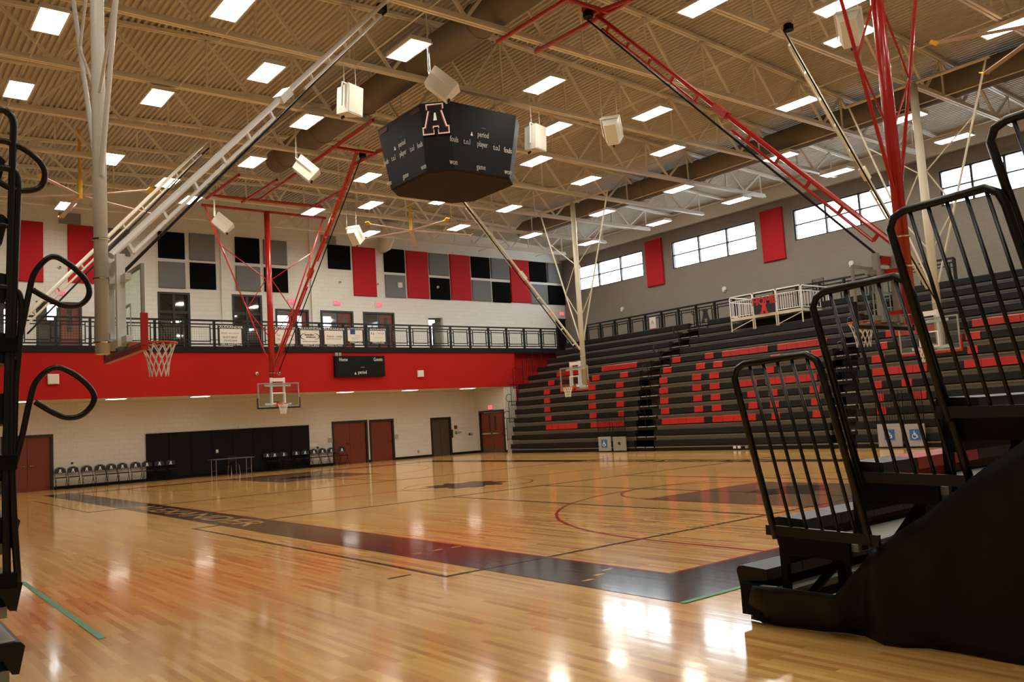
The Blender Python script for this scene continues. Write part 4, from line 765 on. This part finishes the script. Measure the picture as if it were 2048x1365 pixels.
for (y0, y1), (a, b_, nm) in zip(SY_, SEC):
    t = thing('bleacher_section', '%s section of the long dark bleachers with red seats forming letters' % nm, 'bleachers', (27, (y0+y1)/2, 0), 'sections of the long bleachers')
    for k in range(NR):
        X, z = rx(k), rz_(k); xn = rx(k+1) if k < NR-1 else 31.6
        r = B().prism([(X, y0, z-.10), (X+.02, y0, z+.11), (X+.05, y0, z+.13), (X+.30, y0, z+.12), (X+.30, y0, z+.06), (X+.06, y0, z-.12)], (0, y1-y0, 0)).make('seat_row', 'bleacher_dark', t)
        B().box((X+.07, y0, z-.30), (xn+.32, y1, z-.14)).make('deck_board', 'bleacher_deck', t)
        B().box((X+.045, y0, z-.19), (X+.07, y1, z-.135)).make('deck_nosing', 'row_nosing', t)
        for ya, yb in [(y_at_px(q, X, z), y_at_px(p, X, z)) for p, q in LET.get(k, [])]:
            ya, yb = max(ya, y0+.02), min(yb, y1-.02)
            if yb-ya < .15 or yb < y0 or ya > y1: continue
            n = max(1, round((yb-ya)/.46)); w = (yb-ya)/n
            for j in range(n):
                c0, c1 = ya+w*j+.006, ya+w*(j+1)-.006
                B().prism([(X-.012, c0, z-.10), (X+.008, c0, z+.12), (X+.05, c0, z+.142), (X+.31, c0, z+.13), (X+.31, c0, z+.121), (X+.05, c0, z+.131), (X+.03, c0, z+.112), (X+.0, c0, z-.10)], (0, c1-c0, 0)).make('red_seat', 'plastic_red', r)
    B().box((26.66, y0, 0), (26.9, y1, .17)).make('front_skirt', 'bleacher_dark', t)
    # lower tiers are pushed together: closed back
    B().box((27.62, y0+.02, 0), (27.9, y1-.02, 3.2)).make('tier_backing', 'bleacher_dark', t)
AIS = [(SY_[1][1], SY_[0][0]), (SY_[2][1], SY_[1][0])]
for i, (y0, y1) in enumerate(AIS):
    t = thing('aisle_stairs', ('dark aisle stairs between the left and middle bleacher sections', 'dark aisle stairs between the middle and right bleacher sections')[i], 'stairs', (27, (y0+y1)/2, 0))
    for k in range(NR):
        X, z = rx(k), rz_(k); xn = rx(k+1) if k < NR-1 else 31.6
        s = B().box((X+.05, y0+.03, z-.30), (xn+.3, y1-.03, z-.16)).make('step', 'black_trim', t); ym = (y0+y1)/2
        for a, c in ((y0+.08, ym-.08), (ym+.0, y1-.12)): B().box((X+.03, a, z-.18), (X+.07, c, z-.145)).make('nosing', 'bleacher_nosing', s)
        if k >= 7:
            B().box((X-.22, y0+.15, z-.3), (X+.05, y1-.15, z-.2)).make('half_step', 'black_trim', t)
        if k % 2 == 0 and k > 1:
            B().tube([(X, ym, z-.1), (X-.02, ym, z+.55), (X-.12, ym, z+.75), (X-.3, ym, z+.72), (X-.36, ym, z+.55), (X-.25, ym, z+.42), (X-.1, ym, z+.45)], .018, 6).make('hand_loop', 'rail_black', t)
# end rails of the left section with their hand loops
t = thing('bleacher_end_rails', 'black end railings with round hand loops at the far left end of the long bleachers', 'railing', (26.6, SY_[0][1], 0)); yr = SY_[0][1]+.017
for k in (1, 3, 5, 7, 8, 9):
    X, z = rx(k), rz_(k); w = .62; zt = z+1.0; x0 = X-.25
    b = B().tube([(x0, yr, z-.1), (x0, yr, zt-.08), (x0+.06, yr, zt), (x0+w-.06, yr, zt), (x0+w, yr, zt-.08), (x0+w, yr, z-.1)], .018, 6); b.make('rail_frame', 'rail_black', t)
    for j in range(1, 5): B().tube([(x0+w*j/5, yr, z-.05), (x0+w*j/5, yr, zt)], .009, 5).make('baluster', 'rail_black', t)
    B().bar((x0, yr, z-.05), (x0+w, yr, z-.05), .03).make('bottom_bar', 'rail_black', t)
    if k < 8: B().tube([(x0, yr, zt-.55), (x0-.12, yr, zt-.48), (x0-.3, yr, zt-.55), (x0-.36, yr, zt-.72), (x0-.28, yr, zt-.86), (x0-.1, yr, zt-.84)], .016, 6).make('hand_loop', 'rail_black', t)
# wheelchair bays in front of the lowest rows
def wheel_bay(pxs, pyt, pyb, label, icons):
    t = thing('wheelchair_bay', label, 'guard panel', at_x((pxs[0]+pxs[-1])/2, pyb, 26.5))
    for (a, b_), ic in zip(zip(pxs[::2], pxs[1::2]), icons):
        ya, yb = y_at_px(b_, 26.5, .4), y_at_px(a, 26.5, .4); z1_ = at_x((a+b_)/2, pyt, 26.5).z; z0_ = .05
        B().box((26.47, ya, z0_), (26.52, yb, z1_)).make('guard_panel', 'grille_grey' if not ic else 'print_grey', t); ym, zm = (ya+yb)/2, z0_+(z1_-z0_)*.52
        if ic:
            s = .17; B().box((26.455, ym-s, zm-s), (26.469, ym+s, zm+s)).make('access_sign', 'sign_blue', t)
            g = B(); P = lambda u, v: (26.452, ym-u*s, zm+v*s)
            g.tube([P(-.1, .72), P(-.1, .62)], .025, 6); g.bar(P(-.1, .5), P(-.05, -.05), .03); g.bar(P(-.05, -.05), P(.35, -.05), .03); g.bar(P(.35, -.05), P(.5, -.55), .03); g.bar(P(-.08, .25), P(.25, .25), .025)
            g.tube([P(-.08+.42*math.cos(R_(q)), -.28+.42*math.sin(R_(q))) for q in range(120, 390, 30)], .014, 5); g.make('wheelchair_symbol', 'print_white', t)
        else: B().box((26.455, ym-.06, zm-.06), (26.469, ym+.06, zm+.06)).make('latch_plate', 'print_black', t)
        zr = z1_+1.05
        B().tube([(26.5, ya, z1_), (26.5, ya, zr), (26.5, yb, zr), (26.5, yb, z1_)], .016, 6).make('guard_rail', 'rail_black', t)
        n = 9
        for j in range(1, n): B().tube([(26.5, ya+(yb-ya)*j/n, z1_), (26.5, ya+(yb-ya)*j/n, zr)], .008, 5).make('baluster', 'rail_black', t)
wheel_bay([1198, 1222, 1227, 1252], 874, 903, 'grey wheelchair bay panels with one blue sign at the left aisle', [True, False])
wheel_bay([1757, 1804, 1812, 1851], 848, 886, 'grey wheelchair bay panels with two blue signs behind the near railing', [True, True])
for i, px_ in enumerate((1469, 1478, 1493)):
    y = y_at_px(px_, 26.64, .25); tag(B().box((26.615, y-.06, .06), (26.655, y+.06, .16)).box((26.605, y-.04, .08), (26.615, y+.04, .14)).make('outlet_plate', 'white_plastic' if i < 2 else 'grille_grey'), ('left white outlet plate at the foot of the middle bleachers', 'right white outlet plate at the foot of the middle bleachers', 'dim outlet plate right of the two white ones')[i], 'outlet')
# ---- announcer platform
XF, XB = 29.35, 31.3
t = thing('announcer_platform', 'white tube platform with guard panels standing on the upper bleachers', 'platform', at_x(1530, 665, XF))
tops = [at_x(*p, XF) for p in ((1457.5, 596), (1504, 589), (1550, 579), (1600, 570))]; decks = [at_x(*p, XF).z for p in ((1460, 640), (1508, 632), (1553, 623), (1604, 613))]; zd = sum(decks)/4; ztp = sum(v.z for v in tops)/4
yy = [v.y for v in tops]; zf = 4.765
B().box((XF, yy[3], zd-.12), (XB, yy[0], zd)).make('deck', 'mast_cream', t)
for i, y in enumerate(yy):
    for x in (XF+.02, XB-.05):
        B().tube([(x, y-.02 if i < 3 else y+.02, zf if x < 30 else 5.352), (x, y-.02 if i < 3 else y+.02, zd-.12)], .03, 6).make('leg', 'mast_cream', t)
        if i in (1, 2): B().tube([(x, y+.07, zf if x < 30 else 5.352), (x, y+.07, zd-.12)], .03, 6).make('leg', 'mast_cream', t)
for a, c in ((0, 1), (2, 3)): B().tube([(XF+.02, yy[a], zf+.05), (XF+.02, yy[c], zd-.15)], .02, 6).make('leg_brace', 'mast_cream', t)
def guard(P, n, banner_=False):
    g = B().tube([P(0.02, zd), P(.02, ztp-.06), P(.05, ztp), P(.95, ztp), P(.98, ztp-.06), P(.98, zd)], .024, 6).make('guard_frame', 'mast_white', t)
    B().tube([P(.02, ztp-.2), P(.98, ztp-.2)], .018, 6).make('guard_bar', 'mast_white', g); B().tube([P(.02, zd+.06), P(.98, zd+.06)], .018, 6).make('guard_bar', 'mast_white', g)
    for j in range(1, n): B().tube([P(j/n, zd+.06), P(j/n, ztp-.2)], .012, 5).make('baluster', 'mast_white', g)
for a in range(3): guard(lambda u, z, a=a: (XF, yy[a]+(yy[a+1]-yy[a])*u, z), 11)
for y in (yy[0], yy[3]): guard(lambda u, z, y=y: (XF+(XB-XF)*u, y, z), 9)
h_ = ztp-.2-zd; hb = thing('home_banner', 'black banner with red HOME and letter A on the announcer platform', 'banner', (XF-.04, (yy[1]+yy[2])/2, zd)); ym = (yy[1]+yy[2])/2; hw_ = (yy[1]-yy[2])/2-.05
B().box((XF-.045, ym-hw_, zd+.02), (XF-.03, ym+hw_, ztp-.22)).make('sheet', 'print_black', hb); 
text('banner_word', 'HOME', h_*.60, (XF-.05, ym, zd+h_*.74), (0, -1, 0), (0, 0, 1), 'plastic_red', hb, .95, .003, bold=.02); block_a('banner_letter', (XF-.05, ym, zd+h_*.30), (0, -1, 0), (0, 0, 1), .36, .44, 'print_red', hb)
t = thing('gate_rail', 'black baluster gate beside the announcer platform', 'railing', at_x(1640, 625, 31.2)); g0, g1 = at_x(1630, 620, 31.2), at_x(1652, 616, 31.2)
B().tube([(31.2, g0.y, ZD), (31.2, g0.y, 6.62), (31.2, g1.y, 6.62), (31.2, g1.y, ZD)], .022, 6).make('gate_frame', 'rail_black', t)
for j in range(1, 8): B().tube([(31.2, g0.y+(g1.y-g0.y)*j/8, ZD), (31.2, g0.y+(g1.y-g0.y)*j/8, 6.62)], .01, 5).make('baluster', 'rail_black', t)

# ================================================================ NEAR BLEACHER, RIGHT FOREGROUND
XE = 5.33; NT = [(4.21, .42), (3.85, .80), (3.23, 1.20), (2.59, 1.59), (1.95, 1.98), (1.31, 2.37), (.67, 2.76), (.03, 3.15)]; XQ = 12.6
nb = thing('near_bleacher', 'near black bleacher bank in the right foreground with grey decks', 'bleachers', (9, 3.5, 0))
r0 = at_y(1770, 905, 3.1).x; r1 = at_y(1895, 893, 3.1).x
for i, (Y, Z) in enumerate(NT):
    yn = NT[i+1][0] if i+1 < len(NT) else Y-.64
    row = B().box((XE+.03, yn-.03, Z-.21), (XQ, Y-.25, Z-.16)).make('deck_board', 'deck_greygreen', nb)
    B().box((XE+.0, yn+.02, Z-.27), (XE+.04, Y-.05, Z-.13)).make('deck_end_trim', 'black_metal' if i else 'bleacher_nosing', row)
    B().box((XE+.05, Y-.09, Z-.34), (XQ, Y-.05, Z-.18)).make('nose_beam', 'black_metal', row)
    x = XE+.012; j = 0
    while x < XQ-.4:
        red = i == 2 and r0 < x+.23 < r1
        B().prism([(x, Y, Z-.035), (x, Y-.025, Z-.006), (x, Y-.06, Z), (x, Y-.27, Z-.012), (x, Y-.275, Z-.09), (x, Y-.12, Z-.11), (x, Y-.075, Z-.20), (x, Y-.035, Z-.205)], (.452, 0, 0)).make('seat_module', 'plastic_red' if red else 'plastic_black', row); x += .458; j += 1
    yp = Y-.34
    B().bar((XE+.34, yp, 0), (XE+.34, yp, Z-.21), .07, .07).make('support_post', 'black_metal', nb)
    if i: B().bar((XE+.34, NT[i-1][0]-.34, .12), (XE+.34, yp, Z-.3), .05).make('diagonal_brace', 'black_metal', nb)
    for xx in (XE+.1, XE+2.5, XE+5, XQ-.1): B().bar((xx, yn-.02, Z-.2), (xx, yn-.02, Z+.2), .05).make('riser_post', 'black_metal', row)
B().box((XE+.06, 4.10, .03), (XQ, 4.13, .24)).make('front_skirt', 'black_metal', nb); B().box((XE-.02, 4.0, .07), (XE+.1, 4.16, .30)).make('end_bracket', 'black_metal', nb)
for y in (4.04,): B().tube([(XE+.06, y, .062), (XE+.11, y, .062)], .06, 14).make('caster', 'rubber', nb)
B().box((XE+.3, 2.0, .04), (XE+.38, 3.9, .10)).make('floor_track', 'bleacher_nosing', nb)
RAILN = [0]
def end_rail(Y0, Y1, zb_, zt_, lab):
    t = thing('end_railing', lab, 'railing', (XE, (Y0+Y1)/2, zb_), 'end railings of the near bleacher'); rr = .1; RAILN[0] += 1; x = XE-.03-.07*(RAILN[0] % 2)
    P = [(x, Y0-.27, zb_-.06), (x, Y0-.03, zt_-rr), (x, Y0-.03-rr*.3, zt_-rr*.3), (x, Y0-.03-rr, zt_), (x, Y1+rr, zt_+.02), (x, Y1+rr*.3, zt_-rr*.25), (x, Y1, zt_-rr), (x, Y1-.24, zb_-.06)]
    B().tube(P, .026, 10).make('rail_frame', 'rail_black', t, True)
    for j in range(1, 6):
        u = j/6; y = Y0-.05+(Y1-Y0+.03)*u; B().tube([(x, y-.24, zb_), (x, y, zt_+.0)], .0125, 8).make('baluster', 'rail_black', t, True)
    B().bar((x, Y0-.2, zb_-.0), (x, Y1-.3, zb_-.02), .03, .07).make('bottom_bar', 'rail_black', t)
end_rail(4.02, 3.27, .72, 1.92, 'lowest black end railing of the near bleacher, leftmost of the railings'); end_rail(3.36, 2.63, 1.10, 2.36, 'second black end railing of the near bleacher, in front of the near red hoop'); end_rail(2.72, 2.0, 1.50, 2.77, 'third black end railing of the near bleacher, at the right edge'); end_rail(2.10, 1.38, 1.9, 3.17, 'topmost black end railing cut by the right picture edge')
# vinyl end curtain
ct = [(1505, 1172), (1560, 1176), (1640, 1186), (1670, 1190), (1722, 1130), (1752, 1092), (1800, 1062), (1850, 1030), (1905, 985), (1970, 935), (2050, 880), (2140, 800), (2260, 700)]
cb_ = [(1503, 1238), (1560, 1252), (1640, 1262), (1690, 1266), (1730, 1272), (1770, 1290), (1810, 1296), (1860, 1297), (1910, 1305), (1970, 1316), (2050, 1331), (2140, 1348), (2260, 1370)]
b = B(); nv = 9; nu = 0
NS = (len(ct)-1)*5+1; TL = at_x(*ct[-1], XE-.07); NX = int((TL.y+.6)/.06)
for s in range(NS+NX):
    u = min(s, NS-1)/5; i = min(int(u), len(ct)-2); f = u-i; a = (ct[i][0]+(ct[i+1][0]-ct[i][0])*f, ct[i][1]+(ct[i+1][1]-ct[i][1])*f); c = (cb_[i][0]+(cb_[i+1][0]-cb_[i][0])*f, cb_[i][1]+(cb_[i+1][1]-cb_[i][1])*f)
    T = at_x(*a, XE-.07); G = at_z(*c, .008); nu += 1
    if s >= NS: dy = .06*(s-NS+1); T = T+Vector((0, -dy, .62*dy)); G = G+Vector((0, -dy, 0))
    for v in range(nv):
        w = v/(nv-1); p = T.lerp(G, w); am = .045*math.sin(math.pi*min(1, w*1.2))
        p = p+Vector((-1, 0, 0))*am*(.5+.5*math.sin(s*.55+1.2*w))+Vector((0, 0, -.03*math.sin(math.pi*w)*abs(math.sin(s*.31)))); b.v.append(tuple(p))
for s in range(nu-1):
    for v in range(nv-1): k = s*nv+v; b.f.append((k, k+1, k+nv+1, k+nv))
o = b.make('end_curtain', 'vinyl_black', None, False)
for pl in o.data.polygons: pl.use_smooth = True
md = o.modifiers.new('thickness', 'SOLIDIFY'); md.thickness = .006
tag(o, 'black vinyl curtain hanging over the end of the near bleacher', 'curtain')

# ================================================================ FOLDED BLEACHER AT THE LEFT EDGE
lbk = thing('folded_bleacher', 'folded black bleacher at the left picture edge', 'bleachers', (.5, 8, 0))
for k in range(9):
    z = .39+.40*k; X = .935-.012*k; Y0 = 6.45
    r = B().prism([(X, Y0, z-.035), (X-.025, Y0, z-.006), (X-.06, Y0, z), (X-.27, Y0, z-.012), (X-.275, Y0, z-.09), (X-.12, Y0, z-.11), (X-.075, Y0, z-.2), (X-.035, Y0, z-.205)], (0, 9, 0)).make('seat_row', 'plastic_black', lbk)
    B().box((X-.5, Y0, z-.24), (X-.09, Y0+9, z-.17)).make('deck_board', 'deck_greygreen', lbk)
    if k == 0: B().box((X-.27, Y0+.02, z), (X-.05, Y0+.9, z+.006)).make('seat_top_strip', 'grille_grey', lbk)
B().box((.3, 6.5, 0), (.8, 15.4, .2)).make('base_skirt', 'black_metal', lbk); B().box((.2, 6.6, .2), (.42, 15.4, 3.6)).make('tier_backing', 'black_metal', lbk)
lr = thing('folded_end_rails', 'tall black railings with curled hand loops at the left picture edge', 'railing', at_y(20, 1165, 6.42)); YL = 6.42
def pxt(name, pts, r, parent=lr, sm=True):
    q = [at_y(x, y, YL) for x, y in pts]
    if len(q) > 4:      # smooth the bends
        s = []
        for i in range(len(q)-1):
            p0, p1, p2, p3 = q[max(i-1, 0)], q[i], q[i+1], q[min(i+2, len(q)-1)]
            for k in range(6):
                t_ = k/6; s.append(.5*((2*p1)+(p2-p0)*t_+(2*p0-5*p1+4*p2-p3)*t_*t_+(3*p1-p0-3*p2+p3)*t_**3))
        s.append(q[-1]); q = s
    return B().tube(q, r, 10).make(name, 'rail_black', parent, True)
pxt('hand_loop', [(30, 930), (45, 870), (60, 800), (75, 760), (110, 736), (150, 750), (183, 780), (187, 805), (165, 830), (135, 836), (105, 825), (70, 804)], .0195)
pxt('hand_loop', [(28, 720), (45, 650), (57, 590), (70, 545), (103, 514), (140, 530), (172, 562), (178, 590), (160, 610), (130, 612), (100, 600), (65, 580)], .0195)
pxt('hand_loop', [(-20, 283), (10, 283), (50, 300), (80, 325), (90, 350), (78, 376), (45, 382), (15, 374), (-20, 352)], .0195)
pxt('rail_post', [(-25, 222), (-5, 219), (14, 224), (27, 245), (26, 300), (22, 460), (16, 760), (12, 960), (14, 1168)], .024)
pxt('rail_post', [(-25, 340), (0, 336), (22, 340), (36, 358), (35, 420), (28, 600), (22, 800), (26, 1000), (36, 1165)], .022)
pxt('rail_post', [(-25, 573), (10, 574), (30, 580), (42, 600), (40, 680), (32, 780), (28, 930)], .018)
pxt('rail_post', [(-25, 452), (5, 450), (22, 458), (30, 478), (28, 560), (20, 690)], .016)
for y in (690, 925, 1160):
    p = at_y(22, y, YL); B().box((p.x-.1, YL-.035, p.z-.05), (p.x+.03, YL+.03, p.z+.045)).make('rail_socket', 'black_metal', lr)
